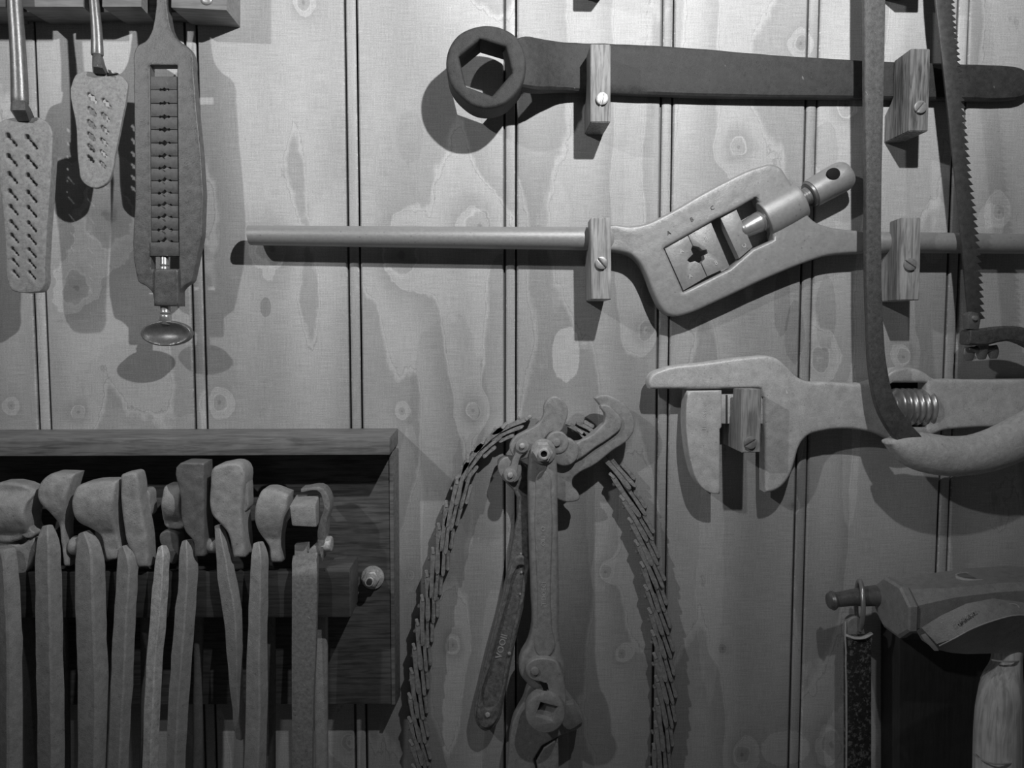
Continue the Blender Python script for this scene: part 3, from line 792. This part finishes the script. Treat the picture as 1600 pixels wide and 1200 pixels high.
nt_ = dome('nut', 579, 906, 44, 56, 14.5, 'galv', t, sides=6, flat=0.8)
loft('bolt_end', [(578, 907, 50, 15, 15), (577, 909, 66, 15, 15)], 'galv', t, cap=0.2)
plate('bolt_bore_shade', circ(577, 909.5, 4.5), 69.5, 66, 'stamp', t, bev=0.2, raw=True)  # dark disc painting the shade of the bore

GR = 'blacksmith tongs hanging over the rail'
def tong(label, head, hh, reins, rmat='forge', hmat='forge', extra=(), back=None, hub=None, bev=5, rot=0.35, drum=None):
    p = head[0]
    t = thing('blacksmith_tongs', label, 'tongs', W(p[0], 880, 112), GR)
    fm = None
    if drum: fm = lambda x, y: -drum[2] * max(-1.0, min(1.0, (y - drum[0]) / drum[1])) ** 2
    j = plate('jaw', head, hh[0] + (drum[2] * 0.3 if drum else 0), hh[1], hmat, t, bev=bev, dent=1.0, form=fm, grid=4.0)
    loft('rein', reins, rmat, t, sq=14, n=32, rot=rot, cap=0.5, rough=1.2, seed=p[0], sharp=28)
    for e in extra:
        plate(e[0], e[1], e[2], e[3], e[4], t, bev=e[5], dent=0.7, grid=3.5)
    if back:
        loft('back_rein', back, 'forged', t, sq=5, n=16, rot=-0.3, cap=0.4, rough=1.0, seed=p[0] + 3)
    if hub: loft('rivet', [(hub[0], hub[1], hub[2], hub[3], hub[3]), (hub[0] + hub[4], hub[1], hub[2], hub[3], hub[3])], 'forge', t, cap=0.4)
    return t
tong('thick tongs cut by the left edge, with a broad drum-shaped jaw', [(-40, 772), (42, 768), (45, 770), (38, 790), (35, 830), (30, 840), (-40, 840)], (128, 92), drum=(805, 34, 14), reins=[(5, 862, 122, 34, 20), (8, 900, 124, 40, 22), (12, 980, 126, 40, 22), (14, 1060, 128, 38, 22), (14, 1240, 130, 36, 22)], rot=0.5,
     extra=[('jaw', [(43, 768), (53, 775), (47, 800), (48, 828), (54, 833), (48, 841), (34, 838), (36, 810), (38, 790)], 118, 88, 'forge', 3),
            ('lower_jaw', [(-40, 845), (5, 842), (30, 852), (52, 842), (56, 850), (50, 880, 1), (40, 895), (20, 905), (-40, 890)], 112, 85, 'forge', 4)],
     back=[(30, 900, 82, 26, 20), (44, 980, 78, 24, 20), (50, 1080, 74, 26, 20), (54, 1240, 70, 26, 20)])
tong('tongs second from the left, jaw like a rounded hook leaning right', [(74, 742), (90, 741), (112, 742, 1), (106, 763), (100, 788), (96, 808), (94, 840), (100, 890, 1), (90, 890, 1), (86, 850), (82, 820), (70, 799), (60, 786), (57, 768), (62, 752)], (126, 96), drum=(775, 45, 12), reins=[(74, 824, 118, 14, 10), (75, 845, 122, 26, 18), (76, 900, 124, 31, 22), (77, 1000, 127, 33, 22), (79, 1080, 128, 34, 22), (80, 1240, 130, 33, 22)],
     back=[(92, 890, 84, 20, 16), (97, 1040, 66, 18, 16), (100, 1240, 62, 18, 16)])
tong('wide heavy tongs, third from the left, with a broad square drum jaw', [(118, 760), (128, 757), (176, 754, 1), (176, 775), (174, 810), (176, 840), (183, 878, 1), (158, 882, 1), (153, 862), (149, 844), (134, 829), (118, 818), (112, 800), (111, 778)], (130, 92), drum=(792, 45, 14), reins=[(132, 834, 118, 14, 12), (139, 858, 122, 32, 20), (141, 900, 124, 37, 24), (143, 1000, 127, 39, 24), (146, 1080, 128, 39, 24), (144, 1240, 130, 35, 24)], hub=(118, 852, 106, 30, 10),
     extra=[('back_jaw', [(176, 778), (188, 776), (188, 803), (178, 806)], 96, 76, 'forgel', 2)], back=[(152, 880, 84, 20, 16), (164, 1040, 66, 16, 14), (166, 1240, 62, 16, 14)])
tong('slim tongs with a narrow flat jaw and rein slanting down left, fourth from the left', [(189, 742), (196, 740), (212, 740), (215, 748), (218, 777), (222, 800), (228, 830), (232, 887, 1), (213, 887, 1), (207, 865), (198, 850), (192, 818), (188, 785), (188, 755)], (124, 98),
     [(194, 856, 118, 14, 12), (199, 872, 122, 24, 18), (199, 900, 124, 25, 18), (193, 1000, 127, 27, 18), (189, 1100, 128, 27, 18), (183, 1240, 130, 24, 18)],
     extra=[('back_jaw', [(214, 768), (230, 766), (234, 785), (233, 806), (222, 812)], 100, 78, 'forge', 3)], back=[(225, 890, 84, 16, 14), (228, 1040, 66, 14, 14), (225, 1240, 62, 14, 14)])
tong('smallest tongs with a short curled jaw and bright worn rein', [(254, 761), (266, 760), (284, 761, 1), (281, 775), (280, 805), (278, 831), (262, 833), (250, 829), (250, 800), (252, 775)], (112, 86), drum=(785, 35, 18), reins=[(254, 856, 118, 10, 10), (255, 870, 122, 15, 14), (252, 905, 124, 18, 15), (246, 980, 126, 19, 16), (240, 1060, 128, 18, 16), (233, 1240, 130, 18, 16)], rmat='forgel', bev=4,
     extra=[('lower_jaw', [(250, 834), (276, 835), (280, 855), (279, 872), (272, 882), (264, 880), (262, 862), (250, 850)], 104, 84, 'forged', 3)])
tong('tongs with a tall plain rectangular jaw, top one of the row', [(281, 724), (300, 723), (318, 724, 1), (319, 760), (319, 810), (319, 870, 1), (304, 870, 1), (301, 845), (290, 832), (284, 815), (282, 780)], (130, 96),
     [(293, 846, 118, 12, 12), (294, 866, 122, 19, 18), (294, 905, 124, 21, 20), (286, 1000, 127, 25, 20), (279, 1100, 128, 24, 20), (273, 1240, 130, 22, 20)], bev=3, hmat='forged', rot=0.5,
     back=[(312, 890, 84, 18, 16), (310, 1040, 66, 14, 14), (308, 1240, 62, 16, 14)])
tong('tongs with a hammered, nicked spade-shaped jaw and a rein bowed to the right', [(334, 730), (344, 727), (374, 727), (379, 733), (379, 770), (377, 800), (380, 835), (382, 872, 1), (364, 872, 1), (360, 850), (354, 832), (344, 820), (330, 804), (327, 790), (328, 760)], (132, 92),
     [(342, 822, 120, 10, 10), (347, 850, 123, 15, 14), (354, 900, 125, 23, 16), (363, 955, 125, 24, 16), (367, 1020, 122, 19, 15), (371, 1090, 112, 14, 14), (376, 1150, 100, 12, 12)], hmat='forge',
     hub=(329, 852, 110, 24, 10), extra=[('jaw_rib', [(377, 733), (383, 745), (387, 772), (381, 800), (377, 800)], 118, 92, 'forge', 2)])
tong('tongs with a plain rounded jaw, second from the rail end', [(408, 767), (416, 765), (449, 774, 1), (447, 795), (441, 818), (436, 840), (436, 884, 1), (417, 884, 1), (416, 860), (405, 842), (399, 826), (397, 802), (401, 780)], (124, 92), drum=(800, 45, 12), reins=[(404, 850, 120, 12, 12), (406, 868, 122, 18, 18), (405, 905, 124, 21, 20), (402, 1000, 126, 24, 20), (401, 1100, 128, 28, 20), (397, 1240, 130, 28, 20)],
     extra=[('back_jaw', [(448, 786), (453, 790), (450, 812), (444, 818), (445, 800)], 106, 90, 'forgel', 1), ('back_jaw', [(380, 826), (386, 832), (386, 855), (381, 862)], 104, 88, 'forge', 1)],
     back=[(420, 890, 84, 18, 16), (424, 1040, 66, 14, 14), (422, 1240, 62, 16, 14)])
t = thing('blacksmith_tongs', 'strap tongs at the rail end with a square boxed jaw and speckled flat rein', 'tongs', W(475, 880, 112), GR)
hexa('jaw', [(452, 790), (493, 790), (495, 824), (456, 822)], 140, [(463, 772), (500, 772), (500, 815), (462, 812)], 96, 'forge', t, 3)
plate('strap', [(470, 764, 1), (505, 764), (513, 776), (515, 796), (510, 815), (508, 840), (503, 877, 1), (499, 860), (496, 830), (501, 810), (506, 794), (504, 780), (499, 769), (470, 769, 1)], 112, 84, 'plate', t, bev=1)
plate('lower_jaw', corner([(460, 852), (479, 852), (480, 868), (460, 868)]), 108, 90, 'forge', t, bev=1)
plate('lower_jaw', corner([(482, 860), (490, 853), (500, 853), (500, 868), (482, 868)]), 106, 90, 'forge', t, bev=1)
loft('rivet', [(503, 850, 100, 24, 24), (516, 850, 100, 25, 25)], 'forgel', t, cap=0.25)
loft('rein', [(478, 869, 108, 39, 12), (477, 879, 116, 40, 12), (477, 890, 124, 39, 12), (477, 910, 127, 39, 13), (476, 1000, 127, 38, 13), (474, 1100, 128, 34, 13), (473, 1240, 130, 31, 13)], 'plate', t, sq=9, n=24, cap=0.2, sharp=35, rough=0.5)
loft('back_rein', [(500, 900, 84, 20, 14), (502, 970, 78, 20, 14), (502, 1100, 74, 20, 14), (503, 1240, 70, 20, 14)], 'forge', t, sq=5)

# ---------------------------------------------------------------- pipe wrench in the middle
t = thing('pipe_wrench', 'multi-jaw pipe wrench with hook jaw and pitted slanting lever, hanging inside the chain loop', 'wrench', W(850, 900, 0))
lev = [(815, 722), (824, 733), (826, 760), (826, 850), (826, 900), (820, 940), (808, 992), (797, 1045), (788, 1092), (779, 1128), (769, 1140), (757, 1143), (746, 1134), (741, 1118), (745, 1090), (757, 1040), (770, 985), (785, 930), (797, 872), (804, 832), (808, 810), (808, 780), (803, 768), (790, 754), (780, 735), (778, 722), (786, 715), (800, 715)]
lo_ = plate('lever', lev, 32, 14, 'piped', t, bev=3, dent=1.2, grid=3.5)
rim = [(824, 872), (824, 905), (817, 945), (806, 992), (795, 1045), (786, 1090), (777, 1124), (768, 1135), (757, 1138), (748, 1131), (745, 1118), (748, 1092), (760, 1040), (773, 986), (788, 930), (799, 884), (810, 868)]
rh = [(818, 884), (817, 905), (811, 945), (800, 990), (789, 1043), (780, 1088), (772, 1104), (759, 1107), (754, 1096), (766, 1042), (779, 990), (794, 935), (805, 893), (811, 884)]
plate('lever_rim', rim, 37, 28, 'piped', lo_, holes=[smooth(rh)], bev=2.5, dent=1.4, grid=3)
dome('lever_stud', 762, 1118, 36, 40, 4, 'galv', lo_)
lettering('stamped_lettering', 'VOOII', 784, 1010, 32.6, 15, 76, 'stampm', lo_, 0.8)
for (x, y, h, r) in ((814, 866, 33, 2.2), (815, 895, 33, 2.0), (813, 929, 33, 1.8), (796, 1022, 38, 3.0)):
    dome('weld_bead', x, y, h - 2, h + 2, r, 'chaintip', lo_, sides=7)
ua = [(868, 619), (879, 625), (886, 635), (887, 650), (883, 662), (876, 674), (860, 676), (852, 684), (843, 692), (834, 700), (829, 712), (818, 718), (803, 713), (796, 700), (802, 686), (822, 673), (840, 663), (849, 650), (850, 635), (856, 624)]
u_ = plate('cam_jaw', ua, 54, 40, 'pipe', t, bev=2.5)
hk = [(928, 622, 1), (937, 617), (954, 618), (968, 625), (983, 639), (992, 660), (990, 675), (981, 688), (958, 704), (927, 728), (904, 740), (895, 749), (895, 760), (904, 771), (906, 779), (893, 785), (877, 783), (866, 776), (858, 740), (856, 700), (861, 681), (872, 675), (885, 681), (893, 689), (904, 690), (922, 679), (944, 660, 1), (945, 650), (940, 638)]
hj = plate('hook_jaw', hk, 48, 34, 'pipe', t, bev=3)
plate('hook_rib', [(902, 691), (922, 681), (944, 661, 1), (946, 650), (938, 633), (950, 633), (962, 643), (972, 657), (971, 668), (957, 682), (930, 700), (908, 716), (894, 722), (890, 700)], 54, 46, 'pipe', hj, bev=3)
plate('hook_disc', circ(882, 706, 22.5, 30), 60, 46, 'pipe', hj, bev=2.5, raw=True, soft=True, grid=4)
plate('hook_ear', circ(871, 692, 18, 26), 62, 46, 'pipe', hj, bev=2.5, raw=True, soft=True, grid=4)
dome('rivet', 870, 692, 61, 66, 6.5, 'pipe', hj, flat=0.4)
# handle running down into the lower jaws
hd = [(849, 688), (862, 692), (869, 704), (871, 730), (872, 800), (873, 870), (874, 940), (874, 990), (878, 1020), (884, 1050), (880, 1075), (862, 1090), (835, 1080), (822, 1068), (813, 1056), (811, 1042), (814, 1028), (824, 1010), (830, 990), (830, 930), (828, 870), (826, 800), (826, 730), (829, 704), (837, 692)]
h_ = plate('handle', hd, 64, 40, 'pipe', t, bev=7, dent=0.6)
plate('handle_panel', [(849, 735), (858, 742), (861, 770), (862, 980), (866, 1015), (860, 1024), (842, 1024), (836, 1015), (839, 980), (837, 770), (840, 742)], 66, 60, 'pipe', h_, bev=2)
lettering('stamped_lettering', 'OLI·· O', 849, 838, 66.2, 10, 90, 'stampm', h_, 0.4)
lettering('stamped_lettering', 'TIDOECI', 850, 928, 66.2, 10, 90, 'stampm', h_, 0.4)
plate('washer', circ(849, 706, 20, 30), 68, 62, 'pipe', t, bev=1.5, raw=True)
n_ = dome('hex_nut', 849, 708, 68, 90, 16, 'galv', t, sides=6, flat=0.93)
plate('bolt_end', circ(850, 710, 9, 20), 96, 88, 'galv', n_, holes=[circ(850, 710, 5.2, 16)], bev=0.8, raw=True)
plate('bolt_bore_shade', circ(850, 710, 5.2, 16), 91, 89, 'black', n_, bev=0, raw=True)  # black disc as the shade down the bore
plate('link_cam', [(786, 716), (800, 714), (812, 722), (815, 735), (808, 752), (792, 754), (781, 742), (778, 728)], 44, 30, 'pipe', t, bev=2)
lk = plate('pivot_link', [(816, 686), (824, 690), (827, 698), (823, 707), (815, 712), (810, 725), (808, 738), (806, 747), (798, 754), (790, 751), (786, 743), (789, 735), (797, 730), (801, 718), (806, 706), (806, 694)], 60, 50, 'pipe', t, bev=1.5)
plate('link_boss', circ(816, 697, 10.5, 22), 63, 56, 'pipe', lk, bev=1, raw=True)
plate('link_boss', circ(798, 743, 10.5, 22), 63, 56, 'pipe', lk, bev=1, raw=True)
dome('rivet', 816, 697, 62, 67, 4.5, 'galv', lk, flat=0.5); dome('rivet', 797.5, 743, 62, 67, 4.5, 'galv', lk, flat=0.5)
# lower end: pivoting jaw, ring with square hole, toothed lower jaw
lj = [(830, 1070), (817, 1098), (803, 1124), (797, 1150), (795, 1180), (800, 1240), (843, 1240, 1), (834, 1187, 1), (847, 1166, 1), (872, 1152), (912, 1128), (897, 1100), (880, 1080), (850, 1066)]
lj_ = plate('lower_jaw', lj, 44, 24, 'pipe', t, bev=3)
plate('lower_jaw', [(872, 1154, 1), (873, 1175), (872, 1240, 1), (846, 1240, 1), (838, 1190, 1), (850, 1169, 1)], 42, 22, 'pipe', t, bev=2)
fj = [(822, 1042), (830, 1033), (853, 1029), (868, 1033), (877, 1048), (883, 1072), (884, 1110), (880, 1130), (852, 1146), (835, 1120), (851, 1098), (857, 1082), (855, 1070, 1), (845, 1066), (830, 1062), (822, 1052)]
f_ = plate('pivot_jaw', fj, 76, 60, 'pipe', t, bev=2.5)
dome('rivet', 836, 1050, 74, 80, 7, 'pipe', f_, flat=0.5)
plate('tooth_gap_shade', smooth(corner([(843, 1067), (854, 1067), (855, 1083), (851, 1083), (847, 1073)])), 76.4, 73, 'black', f_, bev=0, raw=True)  # black sheet laid on the jaw as the shade of a gap
rg = plate('square_ring', circ(852, 1115, 31, 36), 86, 66, 'pipe', t, holes=[smooth(corner([(845, 1098), (872, 1105), (862, 1126), (837, 1119)]))], bev=2.5, raw=True)
plate('ring_recess_shade', circ(853, 1112, 22, 20), 68.5, 66.5, 'black', rg, bev=0, raw=True)  # black sheet as the shade inside the square hole
plate('jaw_spur', [(884, 1102), (897, 1100, 1), (912, 1128, 1), (886, 1140)], 56, 42, 'pipe', t, bev=1.5)

# ---------------------------------------------------------------- chain
t = thing('leaf_chain', 'loop of worn flat-link chain hanging around the pipe wrench', 'chain', W(840, 900, 0))
def strip(bmv, bmf, a, b_, w, h1, h0, bow=0.0):
    """one side plate of a link, from a to b, with round ends"""
    d = Vector((b_[0] - a[0], b_[1] - a[1])); L = d.length; d /= L; n = Vector((-d.y, d.x))
    prof = [(0, 0.3), (0.04, 0.8), (0.14, 1.0), (0.5, 0.92), (0.86, 1.0), (0.96, 0.8), (1, 0.3)]
    pts = [(a[0] + d.x*L*s + n.x*(w*k/2 + bow*math.sin(math.pi*s)), a[1] + d.y*L*s + n.y*(w*k/2 + bow*math.sin(math.pi*s))) for s, k in prof]
    pts += [(a[0] + d.x*L*s - n.x*(w*k/2 - bow*math.sin(math.pi*s)), a[1] + d.y*L*s - n.y*(w*k/2 - bow*math.sin(math.pi*s))) for s, k in prof[::-1]]
    base = len(bmv); m = len(pts)
    c = Vector((sum(p[0] for p in pts) / m, sum(p[1] for p in pts) / m))
    for h, s in ((h1, 0.0), (h1 - 1.5, 1.0), (h0, 1.0)):
        for p in pts:
            q = Vector(p) if s else Vector(p) + (Vector(p) * 0 + (c - Vector(p)).normalized() * 0.9)
            bmv.append(W(q.x, q.y, h))
    for k in range(2):
        for i in range(m):
            j = (i + 1) % m; bmf.append((base + k*m + i, base + k*m + j, base + (k+1)*m + j, base + (k+1)*m + i))
    bmf.append(tuple(base + i for i in range(m))); bmf.append(tuple(base + 2*m + i for i in range(m))[::-1])
rnd = random.Random(11)
def link(tip, direc, side, L, k):
    """tip: bare upper end; direc: unit vector down the link; side: +1 when the inner side lies right of it"""
    vs, fs = [], []
    d = Vector(direc).normalized(); n = Vector((-d.y, d.x)) * side
    a = Vector(tip)
    strip(vs, fs, a, a + d * L, 8.0, 31, 3, rnd.uniform(-1, 1.5))
    a2 = a + d * 14 + n * 8.5
    strip(vs, fs, a2, a2 + d * (L * 0.86), 6.5, 28 + rnd.uniform(-2, 2), 3, rnd.uniform(-1, 1))
    a3 = a + d * (L * 0.50) + n * 15.5
    strip(vs, fs, a3, a3 + d * (L * 0.42), 6.5, 25, 3, 0)
    lk = finish('chain_link', vs, fs, 'chain', t, 35)
    vs, fs = [], []
    e = a + d * 2.5
    strip(vs, fs, e - d * 6 - n * 1.5, e + d * 6 + n * 1.0, 5.5, 32.5, 8)
    finish('link_end', vs, fs, 'chaintip', lk, 35)
    q = a + d * 17 - n * 5.5
    dome('link_pin', q.x, q.y, 12, 21, 2.6, 'chain', lk, sides=8)
left = [(828, 652), (790, 664), (757, 687), (732, 715), (715, 749), (698, 785), (686, 820), (677, 858), (667, 894), (660, 932), (652, 970), (647, 1008), (643, 1046), (640, 1085), (640, 1122), (642, 1158), (646, 1196), (652, 1234), (660, 1270)]
for i in range(len(left) - 1):
    a, b_ = Vector(left[i]), Vector(left[i + 1])
    d = (b_ - a).normalized()
    an = -0.20 if i > 2 else -0.10
    d = Vector((d.x * math.cos(an) - d.y * math.sin(an), d.x * math.sin(an) + d.y * math.cos(an)))
    link((a.x, a.y), d, -1, 78 if i > 1 else 66, i)
right_ = [(884, 660), (905, 672), (932, 703), (955, 741), (971, 776), (984, 811), (994, 846), (1003, 880), (1009, 916), (1015, 952), (1020, 987), (1023, 1022), (1026, 1058), (1027, 1094), (1025, 1129), (1022, 1164), (1017, 1200), (1010, 1236), (1000, 1272)]
for i in range(len(right_) - 1):
    a, b_ = Vector(right_[i]), Vector(right_[i + 1])
    d = (b_ - a).normalized()
    an = -0.17 if i > 1 else 0.0
    d = Vector((d.x * math.cos(an) - d.y * math.sin(an), d.x * math.sin(an) + d.y * math.cos(an)))
    link((a.x, a.y), d, -1, 82 if i > 1 else 46, i)

# ---------------------------------------------------------------- hammers, lower right
t = hexa('hammer_board', [(1406, 1000), (1760, 1000), (1760, 1420), (1406, 1420)], 46, [(1376, 960), (1700, 960), (1700, 1380), (1376, 1380)], 0, 'board2', None, 1.5)
tag(t, 'dark upright board behind the hammer handle, lower right', 'board')
t = thing('sledge_hammer', 'big dark octagonal-faced sledge hammer head lying above the cross-peen hammer', 'hammer', W(1480, 950, 60))
face = [(1367, 925), (1368, 897), (1380, 893), (1393, 898), (1405, 908), (1417, 930), (1424, 962), (1424, 990), (1417, 1004), (1407, 1006), (1381, 983), (1369, 955)]
def oct_ring(x, yt, yb, hf, hb, ch=0.14):
    """octagonal section at right angles to the boards; x, yt, yb read at its back depth hb"""
    p, q = W(x, yt, hb), W(x, yb, hb)
    H = p.z - q.z; w = hf - hb
    pr = [(0, hb + w*ch), (0, hf - w*ch), (H*ch, hf), (H*(1-ch), hf), (H, hf - w*ch), (H, hb + w*ch), (H*(1-ch), hb), (H*ch, hb)]
    return [Vector((p.x, -h * U, p.z - dz)) for dz, h in pr]
def tube_world(name, rings, mat, parent, sharp=35):
    verts = [v for r in rings for v in r]; n = len(rings[0]); faces = []
    for k in range(len(rings) - 1):
        for i in range(n):
            j = (i+1) % n; faces.append((k*n+i, k*n+j, (k+1)*n+j, (k+1)*n+i))
    faces.append(tuple(range(n))[::-1]); faces.append(tuple((len(rings)-1)*n + i for i in range(n)))
    return finish(name, verts, faces, mat, parent, sharp)
HB, HF = 52, 148
hm = tube_world('hammer_head', [oct_ring(1368, 897, 965, HF - 2, HB + 2, 0.27), oct_ring(1370, 893, 969, HF, HB, 0.27), oct_ring(1379, 893, 968, HF, HB, 0.27), oct_ring(1385, 898, 963, HF - 5, HB + 3, 0.25),
     oct_ring(1440, 893, 961, HF - 6, HB + 3, 0.14), oct_ring(1500, 885, 958, HF - 3, HB + 2, 0.12), oct_ring(1560, 881, 958, HF - 2, HB + 2, 0.12), oct_ring(1680, 884, 962, HF - 4, HB + 2, 0.14)], 'hammer', t, 25)
ec = W(1522, 901, 98)
for nm, r1, r0, dz, mt in (('eye_rim', 1.0, 0.90, 1.2, 'stampl'), ('handle_end', 0.90, 0.0, 0.6, 'boxtop')):
    vs, fs = [], []
    for lvl in (dz, -3):
        for rr in ((r1, r0) if r0 else (r1,)):
            for i in range(28):
                a = 2 * math.pi * i / 28
                vs.append(Vector((ec.x + math.cos(a) * 27 * U * rr, ec.y + math.sin(a) * 17 * U * rr, ec.z + lvl * U)))
    def band(a0, b0):
        for i in range(28):
            j = (i + 1) % 28; fs.append((a0 + i, a0 + j, b0 + j, b0 + i))
    if r0: band(0, 28); band(28, 84); band(84, 56); band(56, 0)
    else: band(0, 28); fs.append(tuple(range(28))); fs.append(tuple(range(28, 56))[::-1])
    finish(nm, vs, fs, mt, hm, 30)
t = thing('cross_peen_hammer', 'cross-peen hammer with stamped head and pale wooden handle bound with wire, bottom right', 'hammer', W(1560, 1000, 60))
Q = 50
pe = tube_between('hammer_head', [
    [(1432, 986, 130+Q), (1440, 981, 134+Q), (1464, 1006, 146+Q), (1460, 1014, 132+Q), (1440, 1000, 118+Q)],
    [(1450, 974, 128+Q), (1470, 962, 142+Q), (1492, 997, 160+Q), (1486, 1020, 128+Q), (1452, 1005, 112+Q)],
    [(1490, 954, 126+Q), (1510, 943, 146+Q), (1520, 982, 166+Q), (1510, 1022, 124+Q), (1490, 1010, 106+Q)],
    [(1535, 940, 124+Q), (1552, 935, 148+Q), (1555, 969, 170+Q), (1550, 1021, 122+Q), (1535, 1012, 104+Q)],
    [(1580, 941, 124+Q), (1590, 940, 148+Q), (1592, 961, 170+Q), (1590, 1020, 122+Q), (1580, 1012, 104+Q)],
    [(1700, 960, 124+Q), (1700, 958, 148+Q), (1700, 975, 170+Q), (1700, 1028, 122+Q), (1700, 1016, 104+Q)]], 'hammer', t, 24)
tube_between('worn_edge', [[(1439, 992, 140+Q), (1446, 990, 144+Q), (1452, 997, 148+Q), (1444, 1000, 142+Q)], [(1456, 1008, 146+Q), (1464, 1011, 150+Q), (1467, 1017, 146+Q), (1460, 1017, 142+Q)]], 'stampm', pe)
loft('ridge_edge', [(1468, 1009, 147+Q, 2.2, 2), (1492, 997, 160+Q, 2.2, 2), (1520, 982, 166+Q, 2.2, 2), (1555, 969, 170+Q, 2.2, 2), (1592, 961, 170+Q, 2.2, 2), (1640, 966, 170+Q, 2.2, 2)], 'stampm', pe, n=8)
hp = lambda x, y: 199 + (y - 943) * 0.50 + (x - 1520) * 0.08
plate('wedge_ring', circ(1554, 951, 15, 26, 8), 204, 198, 'stampl', pe, holes=[circ(1554, 951, 12.5, 26, 6)], bev=0.6, raw=True, hfun=hp)
plate('wedge_ring', circ(1581, 949, 13, 24, 6), 204, 198, 'stampm', pe, holes=[circ(1581, 949, 11, 24, 4.5)], bev=0.5, raw=True, hfun=hp)
lettering('stamped_lettering', 'Gransfors', 1508, 964, 210, 10, 27, 'stampm', pe, 0.8, -0.09, -0.5)
HQ = 150
hs = loft('handle', [(1575, 1010, HQ, 38, 46), (1572, 1040, HQ, 42, 48), (1566, 1070, HQ, 60, 58), (1562, 1110, HQ, 69, 62), (1560, 1160, HQ, 72, 64), (1559, 1260, HQ, 75, 66)], 'hickory', t, n=30, rough=0.6, cap=0.2)
loft('binding_wire', [(1550, 1031, HQ+20, 2.6, 3), (1562, 1033, HQ+26, 2.6, 3), (1580, 1034, HQ+28, 2.6, 3), (1597, 1031, HQ+18, 2.6, 3)], 'stampl', hs, n=8)
loft('binding_wire', [(1521, 1176, HQ+4, 2.6, 3), (1530, 1185, HQ+22, 2.6, 3), (1550, 1193, HQ+35, 2.6, 3), (1575, 1193, HQ+33, 2.6, 3), (1590, 1186, HQ+20, 2.6, 3), (1597, 1176, HQ+4, 2.6, 3)], 'stampl', hs, n=8)

# steel peg with a ring, and the bar hanging from it
t = thing('peg', 'short round steel peg with a flared end sticking out left beside the sledge face', 'peg', W(1335, 935, 40))
loft('peg_rod', [(1301, 938, 66, 29, 29), (1305, 937.5, 66, 24, 24), (1330, 934, 64, 26, 26), (1352, 932, 60, 31, 31), (1385, 929, 56, 34, 34)], 'stem', t, n=24, cap=0.25)
loft('peg_cap', [(1298, 938.5, 66, 27, 27), (1300.5, 938.4, 66, 31, 31)], 'stem', t, n=24, cap=0.3)
t = thing('hanging_bar', 'flaked black flat iron bar hanging by a wire ring from the steel peg', 'iron bar', W(1341, 1000, 40))
ring = []
c0 = W(1343, 946, 60)
vs, fs = [], []
R1, R2, r = 40 * U, 16 * U, 3.6 * U
for i in range(32):
    a = 2 * math.pi * i / 32
    cz, cy = math.cos(a) * R1 * 0.95, math.sin(a) * 25 * U
    cx = math.sin(a) * 7 * U
    cen = Vector((c0.x + cx, c0.y + cy, c0.z + cz)); ou = Vector((cx, cy, cz)).normalized(); side = ou.cross(Vector((1, -0.3, 0))).normalized(); o2_ = side.cross(ou)
    for j in range(10):
        b2 = 2 * math.pi * j / 10
        vs.append(cen + ou * r * math.cos(b2) + o2_ * r * math.sin(b2))
for i in range(32):
    for j in range(10):
        fs.append((i*10+j, i*10+(j+1) % 10, ((i+1) % 32)*10+(j+1) % 10, ((i+1) % 32)*10+j))
finish('wire_ring', vs, fs, 'bright', t)
plate('bar_eye', [(1324, 1000), (1323, 980), (1328, 968), (1337, 964), (1346, 968), (1350, 980), (1350, 1000)], 62, 50, 'hammer', t, bev=2)
br = plate('bar_body', corner([(1323, 993), (1361, 992), (1362, 1010), (1362, 1260), (1322, 1260), (1322, 1010)]), 66, 58, 'rust', t, bev=1.5)
loft('bar_lip', [(1323, 993, 66, 5, 8), (1335, 997, 68, 5, 8), (1350, 996, 68, 5, 8), (1361, 990, 64, 5, 8)], 'stampl', br, n=10)
loft('bar_worn_edge', [(1321.5, 972, 60, 2, 4), (1321.5, 1000, 65, 2.5, 4), (1322.5, 1100, 65, 3.0, 4), (1322, 1260, 65, 2.5, 4)], 'stampl', br, n=8, rough=1.2)
